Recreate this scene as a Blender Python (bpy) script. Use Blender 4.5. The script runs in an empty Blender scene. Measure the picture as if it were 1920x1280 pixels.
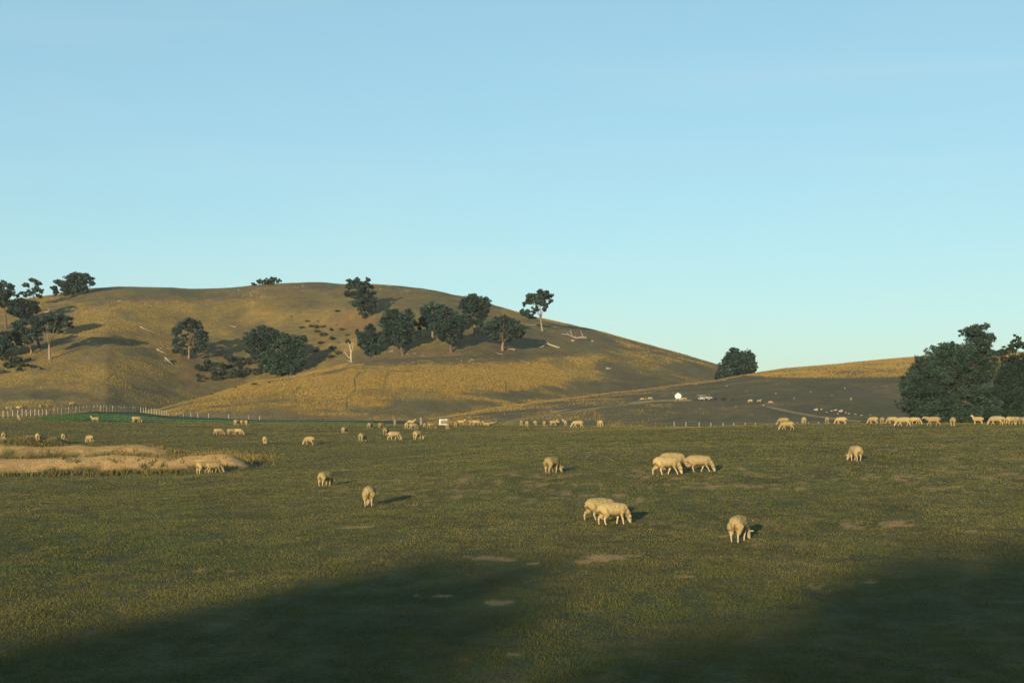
import bpy, bmesh, math, random
import numpy as np

# ------------------------------------------------------------------ camera, sky, sun, exposure
F = 2667.0            # focal length in photo pixels (50 mm on a 36 mm sensor, photo 1920 px wide)
HORIZON = 744.0       # photo row of the eye level
EYE = 3.9             # eye height above the paddock
SUN_AZ = math.radians(17.0)      # shadows run this far right of straight ahead
SUN_EL = math.radians(8.5)

sc = bpy.context.scene
cam_d = bpy.data.cameras.new('camera')
cam_d.lens = 50.0; cam_d.sensor_width = 36.0
cam_d.shift_y = (HORIZON - 640.0) / 1920.0
cam_d.clip_start = 0.5; cam_d.clip_end = 20000
cam = bpy.data.objects.new('camera', cam_d)
sc.collection.objects.link(cam)
cam.location = (0, 0, EYE); cam.rotation_euler = (math.radians(90), 0, 0)
sc.camera = cam

world = bpy.data.worlds.new('World'); sc.world = world; world.use_nodes = True
wn = world.node_tree.nodes; wl = world.node_tree.links
bg = wn['Background']
sky = wn.new('ShaderNodeTexSky'); sky.sky_type = 'NISHITA'; sky.sun_disc = False
sky.sun_elevation = SUN_EL
sky.sun_rotation = math.radians(180) + SUN_AZ
sky.altitude = 300; sky.air_density = 1.0; sky.dust_density = 0.3; sky.ozone_density = 3.0
gm = wn.new('ShaderNodeGamma'); gm.inputs['Gamma'].default_value = 0.5
wl.new(sky.outputs[0], gm.inputs['Color'])
tn = wn.new('ShaderNodeMix'); tn.data_type = 'RGBA'; tn.blend_type = 'MULTIPLY'; tn.inputs[0].default_value = 1.0
tn.inputs[7].default_value = (1.78, 2.30, 2.30, 1)
wl.new(gm.outputs[0], tn.inputs[6])
# thin high cirrus, the same all round the sky
wtc = wn.new('ShaderNodeTexCoord'); wmp = wn.new('ShaderNodeMapping'); wmp.inputs['Scale'].default_value = (1.6, 1.6, 14.0)
wno = wn.new('ShaderNodeTexNoise'); wno.inputs['Scale'].default_value = 1.3; wno.inputs['Detail'].default_value = 5; wno.inputs['Distortion'].default_value = .6
wmr = wn.new('ShaderNodeMapRange'); wmr.inputs['From Min'].default_value = .45; wmr.inputs['From Max'].default_value = .8; wmr.inputs['To Max'].default_value = .22
wl.new(wtc.outputs['Generated'], wmp.inputs['Vector']); wl.new(wmp.outputs[0], wno.inputs['Vector']); wl.new(wno.outputs['Fac'], wmr.inputs['Value'])
ci = wn.new('ShaderNodeMix'); ci.data_type = 'RGBA'; wl.new(wmr.outputs[0], ci.inputs[0]); wl.new(tn.outputs[2], ci.inputs[6]); ci.inputs[7].default_value = (4.0, 4.9, 4.7, 1)
wl.new(ci.outputs[2], bg.inputs['Color'])
bg.inputs['Strength'].default_value = 0.10

sun_d = bpy.data.lights.new('sun', 'SUN'); sun_d.energy = 5.0; sun_d.angle = math.radians(0.6)
sun_d.color = (1.0, 0.80, 0.50)
sun = bpy.data.objects.new('sun', sun_d); sc.collection.objects.link(sun)
SD = np.array([math.sin(SUN_AZ) * math.cos(SUN_EL), math.cos(SUN_AZ) * math.cos(SUN_EL), -math.sin(SUN_EL)])
from mathutils import Vector, Matrix
sun.rotation_euler = Vector(SD).to_track_quat('-Z', 'Y').to_euler()
sun.location = (-30, -120, 40)

sc.view_settings.view_transform = 'Standard'; sc.view_settings.look = 'None'
sc.view_settings.gamma = 1.0; sc.view_settings.use_curve_mapping = False
sc.view_settings.exposure = 0.7

# ------------------------------------------------------------------ helpers
rng = np.random.default_rng(7)
random.seed(7)
COL = sc.collection

def tag(o, label=None, cat=None, group=None, kind=None):
    if label: o['label'] = label
    if cat: o['category'] = cat
    if group: o['group'] = group
    if kind: o['kind'] = kind
    return o

def link(name, data, parent=None, loc=None):
    o = bpy.data.objects.new(name, data); COL.objects.link(o)
    if loc is not None: o.location = loc
    if parent is not None: o.parent = parent
    return o

def hash2(ix, iy, seed):
    n = (ix.astype(np.int64) * 374761393 + iy.astype(np.int64) * 668265263 + seed * 1442695041) & 0x7fffffff
    n = ((n ^ (n >> 13)) * 1274126177) & 0x7fffffff
    n = (n ^ (n >> 16)) & 0xffff
    return n / 65535.0

def vnoise(x, y, seed=0):
    x = np.asarray(x, float); y = np.asarray(y, float)
    x, y = np.broadcast_arrays(x, y)
    x0 = np.floor(x); y0 = np.floor(y)
    fx = x - x0; fy = y - y0
    fx = fx * fx * (3 - 2 * fx); fy = fy * fy * (3 - 2 * fy)
    a = hash2(x0, y0, seed); b = hash2(x0 + 1, y0, seed)
    c = hash2(x0, y0 + 1, seed); d = hash2(x0 + 1, y0 + 1, seed)
    return (a * (1 - fx) + b * fx) * (1 - fy) + (c * (1 - fx) + d * fx) * fy

def fbm(x, y, seed=0, oct=4):
    s = 0; a = .5; t = 0
    for i in range(oct):
        s = s + a * vnoise(np.asarray(x) * 2 ** i, np.asarray(y) * 2 ** i, seed + i * 17); t += a; a *= .5
    return s / t

def smooth(e0, e1, x):
    t = np.clip((x - e0) / (e1 - e0), 0, 1); return t * t * (3 - 2 * t)

def mix(a, b, t):
    t = np.asarray(t)[..., None]; return a * (1 - t) + b * t

def mesh_arrays(name, V, k, faces=None, col=None, mat=None, smooth_shade=False):
    """V (n,3); faces (m,k) or None = consecutive groups of k; col (n,3) per vertex"""
    me = bpy.data.meshes.new(name)
    n = len(V)
    if faces is None: faces = np.arange(n).reshape(-1, k)
    m = len(faces)
    me.vertices.add(n); me.vertices.foreach_set('co', np.ascontiguousarray(V, dtype=np.float32).ravel())
    me.loops.add(m * k); me.loops.foreach_set('vertex_index', np.ascontiguousarray(faces, dtype=np.int32).ravel())
    me.polygons.add(m)
    me.polygons.foreach_set('loop_start', np.arange(0, m * k, k, dtype=np.int32))
    me.polygons.foreach_set('loop_total', np.full(m, k, dtype=np.int32))
    if smooth_shade: me.polygons.foreach_set('use_smooth', np.ones(m, dtype=bool))
    me.update(calc_edges=True)
    if col is not None:
        at = me.color_attributes.new('Col', 'FLOAT_COLOR', 'POINT')
        c4 = np.ones((n, 4), np.float32); c4[:, :3] = col
        at.data.foreach_set('color', c4.ravel())
    if mat: me.materials.append(mat)
    return me

class MB:
    """collects tubes, boxes and lathed shapes into one mesh"""
    def __init__(s): s.v = []; s.f = []; s.c = []
    def add(s, vs, fs, col=(1, 1, 1)):
        b = len(s.v); s.v += [tuple(v) for v in vs]; s.f += [tuple(b + i for i in f) for f in fs]; s.c += [col] * len(vs)
    def tube(s, pts, rad, n=7, col=(1, 1, 1), cap=True):
        pts = [Vector(p) for p in pts]; rings = []
        prev = None
        for i, p in enumerate(pts):
            d = (pts[min(i + 1, len(pts) - 1)] - pts[max(i - 1, 0)]).normalized()
            a = prev if prev is not None else (Vector((1, 0, 0)) if abs(d.x) < .8 else Vector((0, 1, 0)))
            a = (a - d * a.dot(d)).normalized(); prev = a
            b = d.cross(a)
            rings.append([p + (a * math.cos(2 * math.pi * j / n) + b * math.sin(2 * math.pi * j / n)) * rad[i] for j in range(n)])
        vs = [v for r in rings for v in r]; fs = []
        for i in range(len(pts) - 1):
            for j in range(n):
                fs.append((i * n + j, i * n + (j + 1) % n, (i + 1) * n + (j + 1) % n, (i + 1) * n + j))
        if cap:
            fs.append(tuple(range(n - 1, -1, -1))); fs.append(tuple((len(pts) - 1) * n + j for j in range(n)))
        s.add(vs, fs, col)
    def box(s, c, d, col=(1, 1, 1), rz=0.0, bev=0.0):
        x, y, z = [q / 2 for q in d]
        if bev:
            b = bev; P = []
            for sz in (-1, 1):
                for (ax, ay) in ((-1, -1), (1, -1), (1, 1), (-1, 1)):
                    P += [(ax * (x - b), ay * y, sz * (z - b)), (ax * x, ay * (y - b), sz * (z - b)), (ax * (x - b), ay * (y - b), sz * z)]
            bm = bmesh.new()
            for p in P: bm.verts.new(p)
            bmesh.ops.convex_hull(bm, input=bm.verts[:])
            bm.verts.index_update()
            vs = [v.co.copy() for v in bm.verts]; fs = [[v.index for v in f.verts] for f in bm.faces]; bm.free()
        else:
            vs = [Vector((sx * x, sy * y, sz * z)) for sz in (-1, 1) for (sx, sy) in ((-1, -1), (1, -1), (1, 1), (-1, 1))]
            fs = [(3, 2, 1, 0), (4, 5, 6, 7), (0, 1, 5, 4), (1, 2, 6, 5), (2, 3, 7, 6), (3, 0, 4, 7)]
        R = Matrix.Rotation(rz, 3, 'Z')
        s.add([R @ v + Vector(c) for v in vs], fs, col)
    def prism(s, outline, y0, y1, col=(1, 1, 1)):
        n = len(outline)
        vs = [(x, y0, z) for x, z in outline] + [(x, y1, z) for x, z in outline]
        fs = [tuple(range(n)), tuple(range(2 * n - 1, n - 1, -1))] + [(i, i + n, (i + 1) % n + n, (i + 1) % n) for i in range(n)]
        s.add(vs, fs, col)
    def mesh(s, name, mat, shade=False):
        me = bpy.data.meshes.new(name); me.from_pydata(s.v, [], s.f); me.update()
        bm = bmesh.new(); bm.from_mesh(me); bmesh.ops.recalc_face_normals(bm, faces=bm.faces[:]); bm.to_mesh(me); bm.free()
        at = me.color_attributes.new('Col', 'FLOAT_COLOR', 'POINT')
        c4 = np.ones((len(s.v), 4), np.float32); c4[:, :3] = np.array(s.c)[:, :3]
        at.data.foreach_set('color', c4.ravel())
        me.materials.append(mat)
        if shade: me.polygons.foreach_set('use_smooth', np.ones(len(me.polygons), dtype=bool))
        return me

# ------------------------------------------------------------------ materials
def attr_mat(name, rough=.9, spec=.15, n_scale=3.0, n_amt=.35, bump=0.0, bump_scale=8.0, bump_dist=.05, detail=6, trans=0.0, n2=None):
    m = bpy.data.materials.new(name); m.use_nodes = True
    N = m.node_tree.nodes; L = m.node_tree.links; P = N['Principled BSDF']
    P.inputs['Roughness'].default_value = rough
    P.inputs['Specular IOR Level'].default_value = spec
    at = N.new('ShaderNodeAttribute'); at.attribute_name = 'Col'
    tc = N.new('ShaderNodeTexCoord')
    col = at.outputs['Color']
    def modulate(col, scale, amt, det):
        no = N.new('ShaderNodeTexNoise'); no.inputs['Scale'].default_value = scale; no.inputs['Detail'].default_value = det
        no.inputs['Roughness'].default_value = .65
        L.new(tc.outputs['Object'], no.inputs['Vector'])
        mr = N.new('ShaderNodeMapRange'); mr.inputs['From Min'].default_value = .25; mr.inputs['From Max'].default_value = .75
        mr.inputs['To Min'].default_value = 1 - amt; mr.inputs['To Max'].default_value = 1 + amt
        L.new(no.outputs['Fac'], mr.inputs['Value'])
        vm = N.new('ShaderNodeVectorMath'); vm.operation = 'SCALE'
        L.new(col, vm.inputs[0]); L.new(mr.outputs['Result'], vm.inputs['Scale'])
        return vm.outputs['Vector'], no
    col, no = modulate(col, n_scale, n_amt, detail)
    if n2: col, _ = modulate(col, n2[0], n2[1], 3)
    L.new(col, P.inputs['Base Color'])
    if bump:
        nb = N.new('ShaderNodeTexNoise'); nb.inputs['Scale'].default_value = bump_scale; nb.inputs['Detail'].default_value = 5
        L.new(tc.outputs['Object'], nb.inputs['Vector'])
        b = N.new('ShaderNodeBump'); b.inputs['Strength'].default_value = bump; b.inputs['Distance'].default_value = bump_dist
        L.new(nb.outputs['Fac'], b.inputs['Height']); L.new(b.outputs['Normal'], P.inputs['Normal'])
    if trans:
        tr = N.new('ShaderNodeBsdfTranslucent'); L.new(col, tr.inputs['Color'])
        mx = N.new('ShaderNodeMixShader'); mx.inputs[0].default_value = trans
        out = N['Material Output']
        L.new(P.outputs[0], mx.inputs[1]); L.new(tr.outputs[0], mx.inputs[2]); L.new(mx.outputs[0], out.inputs['Surface'])
    return m

M_ground = attr_mat('ground_soil_and_grass', n_scale=1.7, n_amt=.35, bump=1.0, bump_scale=9, bump_dist=.16, n2=(.23, .18))
M_hill = attr_mat('dry_hill_grass', n_scale=.35, n_amt=.3, bump=.9, bump_scale=1.6, bump_dist=.5, detail=8, n2=(.06, .15))
M_blade = attr_mat('grass_blades', n_scale=.8, n_amt=.15, rough=.8, spec=.1, trans=.15)
M_leaf = attr_mat('gum_leaves', n_scale=.5, n_amt=.25, rough=.65, spec=.25, trans=.12)
M_bark = attr_mat('bark', n_scale=2.5, n_amt=.35, bump=.5, bump_scale=6, bump_dist=.05)
M_wool = attr_mat('wool', n_scale=14, n_amt=.16, bump=.6, bump_scale=38, bump_dist=.02, rough=.95, spec=.05)
def vary(m, lo, hi):
    N = m.node_tree.nodes; L = m.node_tree.links; P = N['Principled BSDF']
    src = P.inputs['Base Color'].links[0].from_socket
    oi = N.new('ShaderNodeObjectInfo'); mr = N.new('ShaderNodeMapRange'); mr.inputs['To Min'].default_value = lo; mr.inputs['To Max'].default_value = hi
    vm = N.new('ShaderNodeVectorMath'); vm.operation = 'SCALE'
    L.new(oi.outputs['Random'], mr.inputs['Value']); L.new(src, vm.inputs[0]); L.new(mr.outputs[0], vm.inputs['Scale']); L.new(vm.outputs[0], P.inputs['Base Color'])
vary(M_wool, .78, 1.18)
M_rock = attr_mat('rock', n_scale=2.0, n_amt=.35, bump=.6, bump_scale=5, bump_dist=.1)
M_paint = attr_mat('painted_sheet', n_scale=3, n_amt=.06, rough=.45, spec=.4)
M_track = attr_mat('dirt_track', n_scale=.5, n_amt=.3, bump=.5, bump_scale=4, bump_dist=.08)
M_glass = bpy.data.materials.new('dark_glass'); M_glass.use_nodes = True
_p = M_glass.node_tree.nodes['Principled BSDF']; _p.inputs['Base Color'].default_value = (.02, .025, .03, 1); _p.inputs['Roughness'].default_value = .08

# ------------------------------------------------------------------ terrain layers in (column, depth) tables
class Layer:
    def __init__(s, px, Y, Z): s.px, s.Y, s.Z = px, Y, Z
    def at(s, px, Y):
        px = np.clip(np.asarray(px, float), s.px[0], s.px[-1]); Y = np.asarray(Y, float)
        out = (Y < s.Y[0]) | (Y > s.Y[-1]); Yc = np.clip(Y, s.Y[0], s.Y[-1])
        i = np.clip(np.searchsorted(s.px, px) - 1, 0, len(s.px) - 2); j = np.clip(np.searchsorted(s.Y, Yc) - 1, 0, len(s.Y) - 2)
        fx = (px - s.px[i]) / (s.px[i + 1] - s.px[i]); fy = (Yc - s.Y[j]) / (s.Y[j + 1] - s.Y[j])
        z = (s.Z[i, j] * (1 - fx) + s.Z[i + 1, j] * fx) * (1 - fy) + (s.Z[i, j + 1] * (1 - fx) + s.Z[i + 1, j + 1] * fx) * fy
        return np.where(out, -50.0, z)

def to_x(px, Y): return (np.asarray(px) - 960.0) / F * Y
def to_px(X, Y): return 960.0 + np.asarray(X) * F / Y
def to_py(z, Y): return HORIZON - (np.asarray(z) - EYE) * F / Y

def blur(Z, axis, sig):
    r = int(sig * 3) + 1; k = np.exp(-.5 * (np.arange(-r, r + 1) / sig) ** 2); k /= k.sum()
    pad = [(0, 0), (0, 0)]; pad[axis] = (r, r)
    Zp = np.pad(Z, pad, mode='edge')
    return np.apply_along_axis(lambda v: np.convolve(v, k, 'valid'), axis, Zp)

# --- paddock and valley floor
near = [(0, 0), (30, 0)]
cols = {
    -2500: near + [(60, -.2), (100, 0), (165, .8), (230, .6), (300, -.6), (400, -1.5)],
    -300: near + [(60, -.3), (80, -.45), (113, -.05), (140, .45), (165, .85), (200, .7), (230, .5), (270, .1), (330, -1.2), (400, -1.5)],
    0: near + [(42, 0), (60, -.3), (80, -.45), (113, -.05), (140, .45), (165, .85), (200, .75), (230, .55), (270, .2), (330, -1.2), (400, -1.5)],
    90: near + [(42, 0), (60, -.3), (80, -.45), (113, -.05), (140, .45), (165, .9), (200, .95), (240, .85), (280, .3), (340, -1.2), (400, -1.5)],
    180: near + [(42, 0), (60, -.3), (80, -.45), (113, -.05), (140, .45), (165, .9), (200, 1.1), (255, 1.40), (275, 1.15), (310, 0), (350, -1.2), (400, -1.5)],
    260: near + [(42, 0), (60, -.3), (80, -.4), (113, -.02), (140, .4), (170, .85), (220, .95), (270, 1.08), (290, .8), (330, -.5), (360, -1.3), (400, -1.5)],
    320: near + [(42, 0), (60, -.25), (80, -.4), (113, 0), (140, .4), (175, .7), (230, .35), (285, .1), (310, -.3), (350, -1.2), (400, -1.5)],
    490: near + [(45, 0), (60, 0), (80, -.2), (113, .05), (150, .35), (185, .4), (230, -.1), (295, -.85), (330, -1.4), (400, -1.5)],
    700: near + [(45, .05), (60, .1), (85, .1), (113, .25), (150, .5), (175, .5), (200, .1), (240, -.5), (290, -1.3), (400, -1.5)],
    960: near + [(45, 0), (60, .6), (85, .65), (113, .65), (140, .68), (160, .72), (172, .55), (200, -.4), (240, -1.4), (400, -1.6)],
    1440: near + [(37, .05), (60, .8), (80, 1.1), (107, 1.42), (120, 1.62), (130, 1.45), (160, .3), (200, -.9), (240, -1.5), (400, -1.6)],
    1920: near + [(40, .2), (64, 1.0), (85, 1.35), (100, 1.55), (115, 1.75), (125, 1.65), (160, .4), (200, -.8), (240, -1.5), (400, -1.6)],
    3200: near + [(40, .2), (64, 1.0), (100, 1.5), (120, 1.7), (160, .6), (200, -.6), (240, -1.5), (400, -1.6)],
}
gpx = np.concatenate([-np.geomspace(12000, 1300, 20), np.arange(-300, 2221, 6.0), np.geomspace(3200, 12000, 20)])
gpx = np.unique(np.concatenate([gpx, np.linspace(-1250, -330, 14), np.linspace(2250, 3150, 14)]))
gY = np.concatenate([np.geomspace(10, 420, 330), np.geomspace(430, 2600, 30)])
ck = sorted(cols)
prof = np.array([np.interp(gY, [a for a, b in cols[k]], [b for a, b in cols[k]]) for k in ck])
gZ = np.array([[0.0]]); gZ = np.stack([np.interp(gpx, ck, prof[:, j]) for j in range(len(gY))], axis=1)
gZ = blur(gZ, 1, 3.0)
GX = to_x(gpx[:, None], gY[None, :]); GYY = np.broadcast_to(gY[None, :], GX.shape)
gZ = gZ + (fbm(GX / 9, GYY / 9, 3, 3) - .5) * .22 * smooth(14, 40, GYY) * smooth(600, 150, GYY)
gZ = gZ + (fbm(GX / 1.1, GYY / 1.6, 5, 3) - .5) * .07 * smooth(140, 60, GYY)

def ridge(px0, px1, soft, Yc, h, wf, wb, wav=0.0, seed=0):
    pxg = np.broadcast_to(gpx[:, None], GX.shape)
    yc = Yc + (fbm(GX / 4, 0 * GX, seed, 2) - .5) * wav
    d = GYY - yc
    prof = np.where(d < 0, np.exp(-(d / wf) ** 2), np.exp(-(d / wb) ** 2))
    m = smooth(px0 - soft, px0, pxg) * smooth(px1 + soft, px1, pxg)
    return h * prof * m * (.65 + .7 * fbm(GX / 2.6, GYY / 3, seed + 5, 3))
bank1 = ridge(-900, 420, 70, 83.5, .85, 2.4, 2.0, 2.5, 11)
bank2 = ridge(-900, 250, 130, 99.0, .75, 2.0, 2.5, 3.0, 12)
bank3 = ridge(-600, 95, 45, 117.0, .70, 1.8, 2.2, 2.0, 13)
gZ = gZ + bank1 + bank2 + bank3
ground_L = Layer(gpx, gY, gZ)

# --- hills
def fit_ridge(px, Y, shape_fn, crest_y, crest_x):
    """scale every column so that its outline against the sky lands on the observed row"""
    return np.interp(px, crest_x, crest_y)

hill_ridge = [(-4000, 742), (-2200, 700), (-1200, 620), (-500, 575), (-200, 566), (0, 563), (100, 553), (170, 541), (250, 537), (320, 538), (370, 541), (430, 539), (500, 532), (560, 530), (600, 529), (650, 532), (700, 533),
              (760, 538), (820, 545), (870, 555), (930, 572), (1000, 594), (1060, 606), (1120, 618), (1200, 641), (1280, 664), (1345, 684), (1420, 706), (1520, 730), (1700, 752), (2500, 765)]
hpx = np.unique(np.concatenate([np.linspace(-4000, -360, 70), np.arange(-300, 1800, 6.0), np.linspace(1850, 2500, 14)]))
hY = np.concatenate([np.arange(300, 640, 2.2), np.geomspace(642, 1100, 50)])
Yb = np.interp(hpx, [-4000, 60, 200, 320, 460, 600, 680, 800, 950, 2500], [330, 330, 345, 392, 435, 440, 418, 360, 324, 322])
zb = np.interp(hpx, [-4000, 150, 380, 450, 520, 620, 680, 800, 950, 2500], [-3, -3, 0, 3, 5.5, 9, 8, 2, -2.8, -3])
Yr = np.interp(hpx, [-4000, -500, 100, 600, 1000, 1345, 2500], [700, 660, 625, 640, 610, 560, 540])
want = np.interp(hpx, [a for a, b in hill_ridge], [b for a, b in hill_ridge]); want = blur(want[:, None], 0, 2.0)[:, 0]
hZ = np.zeros((len(hpx), len(hY)))
for i in range(len(hpx)):
    t = np.clip((hY - Yb[i]) / (Yr[i] - Yb[i]), -1, 1)
    g = np.where(t > 0, .30 * np.clip(t, 0, 1) + .70 * (.5 - .5 * np.cos(math.pi * np.clip(t, 0, 1) ** .82)), 0)
    zr = EYE + (HORIZON - want[i]) / F * Yr[i]
    for _ in range(8):
        z = zb[i] + (zr - zb[i]) * g
        back = np.clip(hY - Yr[i], 0, None)
        z = z - .00055 * back ** 2 * (1 if zr > 5 else .3) - .02 * back - .22 * np.clip(Yb[i] - hY, 0, None)
        top = ((z - EYE) / hY)[hY > Yb[i] + 10].max()
        zr += ((HORIZON - want[i]) / F - top) * Yr[i]
    hZ[i] = z
hX = to_x(hpx[:, None], hY[None, :]); hYY = np.broadcast_to(hY[None, :], hX.shape)
hZ = hZ + (fbm(hX / 26, hYY / 26, 31, 4) - .5) * 1.6 * smooth(330, 380, hYY) + (fbm(hX / 5, hYY / 5, 33, 3) - .5) * .35
hZ = np.maximum(hZ, -14); hill_L = Layer(hpx, hY, hZ)

spx = np.arange(150, 1260, 5.0); sY = np.arange(296, 500, 2.0)
sc_y = np.interp(spx, [150, 250, 300, 400, 480, 550, 620, 660, 700, 760, 850, 950, 1260], [800, 776, 766, 738, 716, 705, 689, 680, 676, 671, 664, 660, 660])
sYc = np.interp(spx, [150, 300, 480, 620, 760, 900], [345, 365, 395, 415, 425, 430])
sZ = np.zeros((len(spx), len(sY)))
for i in range(len(spx)):
    zc = EYE + (HORIZON - sc_y[i]) / F * sYc[i]
    t = (sY - 310) / (sYc[i] - 310)
    g = np.sin(np.clip(t, -.3, 1) * math.pi / 2)
    for _ in range(6):
        z = -2.4 + (zc + 2.4) * g
        back = np.clip(sY - sYc[i], 0, None)
        z = z - .004 * back ** 2 - .04 * back
        top = ((z - EYE) / sY).max(); zc += ((HORIZON - sc_y[i]) / F - top) * sYc[i]
    sZ[i] = z
_w = smooth(1180, 720, spx)[:, None]
_h = np.stack([hill_L.at(np.full(len(sY), p), np.maximum(sY, hY[0])) for p in spx])
sZ = np.where(spx[:, None] > 715, _w * sZ + (1 - _w) * (np.maximum(_h, -8) - 1.2), sZ)
sX = to_x(spx[:, None], sY[None, :]); sYY = np.broadcast_to(sY[None, :], sX.shape)
sZ = sZ + (fbm(sX / 18, sYY / 18, 41, 3) - .5) * .7 + (fbm(sX / 4, sYY / 4, 43, 3) - .5) * .25
sZ = np.maximum(sZ, -14); spur_L = Layer(spx, sY, sZ)

rpx = np.unique(np.concatenate([np.arange(700, 2100, 5.0), np.linspace(2110, 6000, 60)])); rY = np.concatenate([np.arange(196, 560, 2.0), np.geomspace(563, 900, 30)])
rc_y = np.interp(rpx, [700, 830, 900, 990, 1100, 1200, 1300, 1345, 1410, 1470, 1540, 1620, 1700, 1800, 1920, 2400, 3200, 6000],
                 [800, 783, 770, 756, 742, 731, 718, 712, 700, 691, 684.5, 677, 670, 664, 659, 650, 690, 735])
rYc = np.interp(rpx, [700, 830, 1000, 1200, 1400, 1700, 2400, 6000], [285, 300, 335, 400, 450, 520, 540, 540])
rZ = np.zeros((len(rpx), len(rY)))
for i in range(len(rpx)):
    zc = EYE + (HORIZON - rc_y[i]) / F * rYc[i]
    t = (rY - 212) / (rYc[i] - 212); tc = np.clip(t, -.1, 1)
    g = .55 * tc + .45 * np.sin(np.clip(tc, 0, 1) * math.pi / 2)
    for _ in range(6):
        z = -1.9 + (zc + 1.9) * g
        back = np.clip(rY - rYc[i], 0, None)
        z = z - .0012 * back ** 2 - .02 * back
        top = ((z - EYE) / rY)[rY > 240].max(); zc += ((HORIZON - rc_y[i]) / F - top) * rYc[i]
    rZ[i] = z
rX = to_x(rpx[:, None], rY[None, :]); rYY = np.broadcast_to(rY[None, :], rX.shape)
rZ = rZ + (fbm(rX / 20, rYY / 20, 51, 3) - .5) * .5 + (fbm(rX / 4, rYY / 4, 53, 3) - .5) * .18
rZ = np.maximum(rZ, -14); right_L = Layer(rpx, rY, rZ)
LAYERS = [ground_L, hill_L, spur_L, right_L]

def top_at(px, Y, layers=LAYERS):
    z = layers[0].at(px, Y)
    for l in layers[1:]: z = np.maximum(z, l.at(px, Y))
    return z
_march = np.concatenate([np.geomspace(12, 200, 1600), np.arange(200.2, 900, .25)])
def hit(px, py, layers=LAYERS, ymin=12.0):
    zr = EYE + (HORIZON - py) / F * _march
    z = top_at(px, _march, layers)
    ok = np.where((z >= zr) & (_march >= ymin))[0]
    if len(ok) == 0:      # just above the outline: take the closest approach
        k = int(np.argmin(np.where(_march >= ymin, (zr - z) / _march, 9)))
    else: k = ok[0]
    Y = float(_march[k]); return Vector((float(to_x(px, Y)), Y, float(z[k])))

# ------------------------------------------------------------------ ground colours
C = lambda *v: np.array(v, float)
OLIVE, FRESH, DRY, SOIL, SAND = C(.134, .126, .032), C(.072, .100, .024), C(.19, .15, .05), C(.29, .185, .075), C(.47, .285, .11)
CROP, GOLD, DARKG, GREYG, RED = C(.028, .092, .036), C(.285, .20, .062), C(.142, .104, .042), C(.072, .070, .036), C(.26, .135, .062)
bare_px = [(1130, 1045, 46, 11), (1180, 1040, 22, 6), (1090, 1052, 20, 5), (1660, 984, 46, 7), (1600, 988, 25, 5), (1635, 1087, 44, 7), (1300, 1080, 40, 6), (1830, 997, 26, 5), (415, 1069, 40, 5),
           (225, 1098, 24, 4), (800, 1118, 40, 4), (1203, 937, 13, 3), (1275, 897, 16, 2.5), (920, 1045, 40, 6), (1890, 860, 30, 2), (1670, 843, 20, 1.5), (1235, 955, 8, 2), (1005, 1056, 18, 4),
           (1410, 1020, 20, 3), (965, 1225, 24, 4), (1040, 838, 40, 1.5), (655, 990, 30, 2), (430, 915, 22, 1.2), (1470, 1012, 22, 3), (1520, 1100, 26, 4), (930, 1130, 30, 5), (1340, 1006, 18, 3)]
def ground_fields(px, Y, z):
    """bare soil, sand, crop and dryness of the ground at a point"""
    X = to_x(px, Y); py = to_py(z, Y)
    bare = np.zeros_like(X)
    for (cx, cy, rx, ry) in bare_px:
        h = hit(cx, cy, [ground_L]); wx = rx / F * h.y; wy = max(ry / F * h.y ** 2 / 3.6 * .7, wx * .3)
        d = ((X - h.x) / wx) ** 2 + ((Y - h.y) / wy) ** 2
        bare = np.maximum(bare, np.exp(-d * .9))
    n = fbm(X / .42, Y / .6, 61, 5)
    bare = smooth(.36, .52, bare * .66 + (n - .5) * 1.6) * smooth(.06, .22, bare)
    # worn specks scattered over the middle of the paddock
    speck = smooth(.60, .68, fbm(X / .5, Y / .8, 63, 4)) * smooth(.38, .58, fbm(X / 14, Y / 14, 64, 2)) * smooth(95, 60, Y) * smooth(31, 42, Y) * smooth(450, 800, px)
    bare = np.maximum(bare, speck * .8)
    b1 = ground_ridges[0].at(px, Y); b2 = ground_ridges[1].at(px, Y); b3 = ground_ridges[2].at(px, Y)
    n2 = fbm(X / 1.6, Y / 1.6, 67, 4)
    sand = smooth(.12, .3, np.where(b1 < -40, 0, b1) + (n2 - .52) * .75) + smooth(.2, .38, np.where(b2 < -40, 0, b2) + (n2 - .53) * .9) * .8
    sand = np.clip(sand + smooth(.42, .55, np.where(b3 < -40, 0, b3) + (n2 - .5) * .15) * .8, 0, 1)
    sand = sand * smooth(.06, .2, np.maximum.reduce([b1, b2, b3]))
    yt = np.interp(px, [50, 65, 120, 180, 260, 320, 400, 490, 720, 740], [800, 784, 778.5, 770, 771.5, 779.5, 784, 787.5, 794, 800])
    yb = np.interp(px, [50, 65, 130, 200, 480, 740], [785, 787, 788.5, 790.5, 793, 796])
    crop = ((py > yt) & (py < yb + (n - .5) * 1.5) & (Y > 150) & (Y < 310)).astype(float)
    dry = np.clip(fbm(X / 12, Y / 20, 71, 4) * 1.3 - .35 + .35 * smooth(60, 130, Y), 0, 1)
    long_dry = smooth(.42, .6, fbm(X / 5, Y / 5, 73, 3)) * smooth(150, 300, px) * smooth(560, 470, px) * smooth(80, 86, Y) * smooth(106, 96, Y)
    # behind the crest: grazed valley floor
    val = smooth(0, 1, (Y - np.interp(px, [0, 320, 490, 700, 960, 1440, 1920], [262, 300, 300, 250, 182, 140, 135])) / 12)
    return dict(bare=bare, sand=sand, crop=crop, dry=dry, long=long_dry, val=val)
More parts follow.
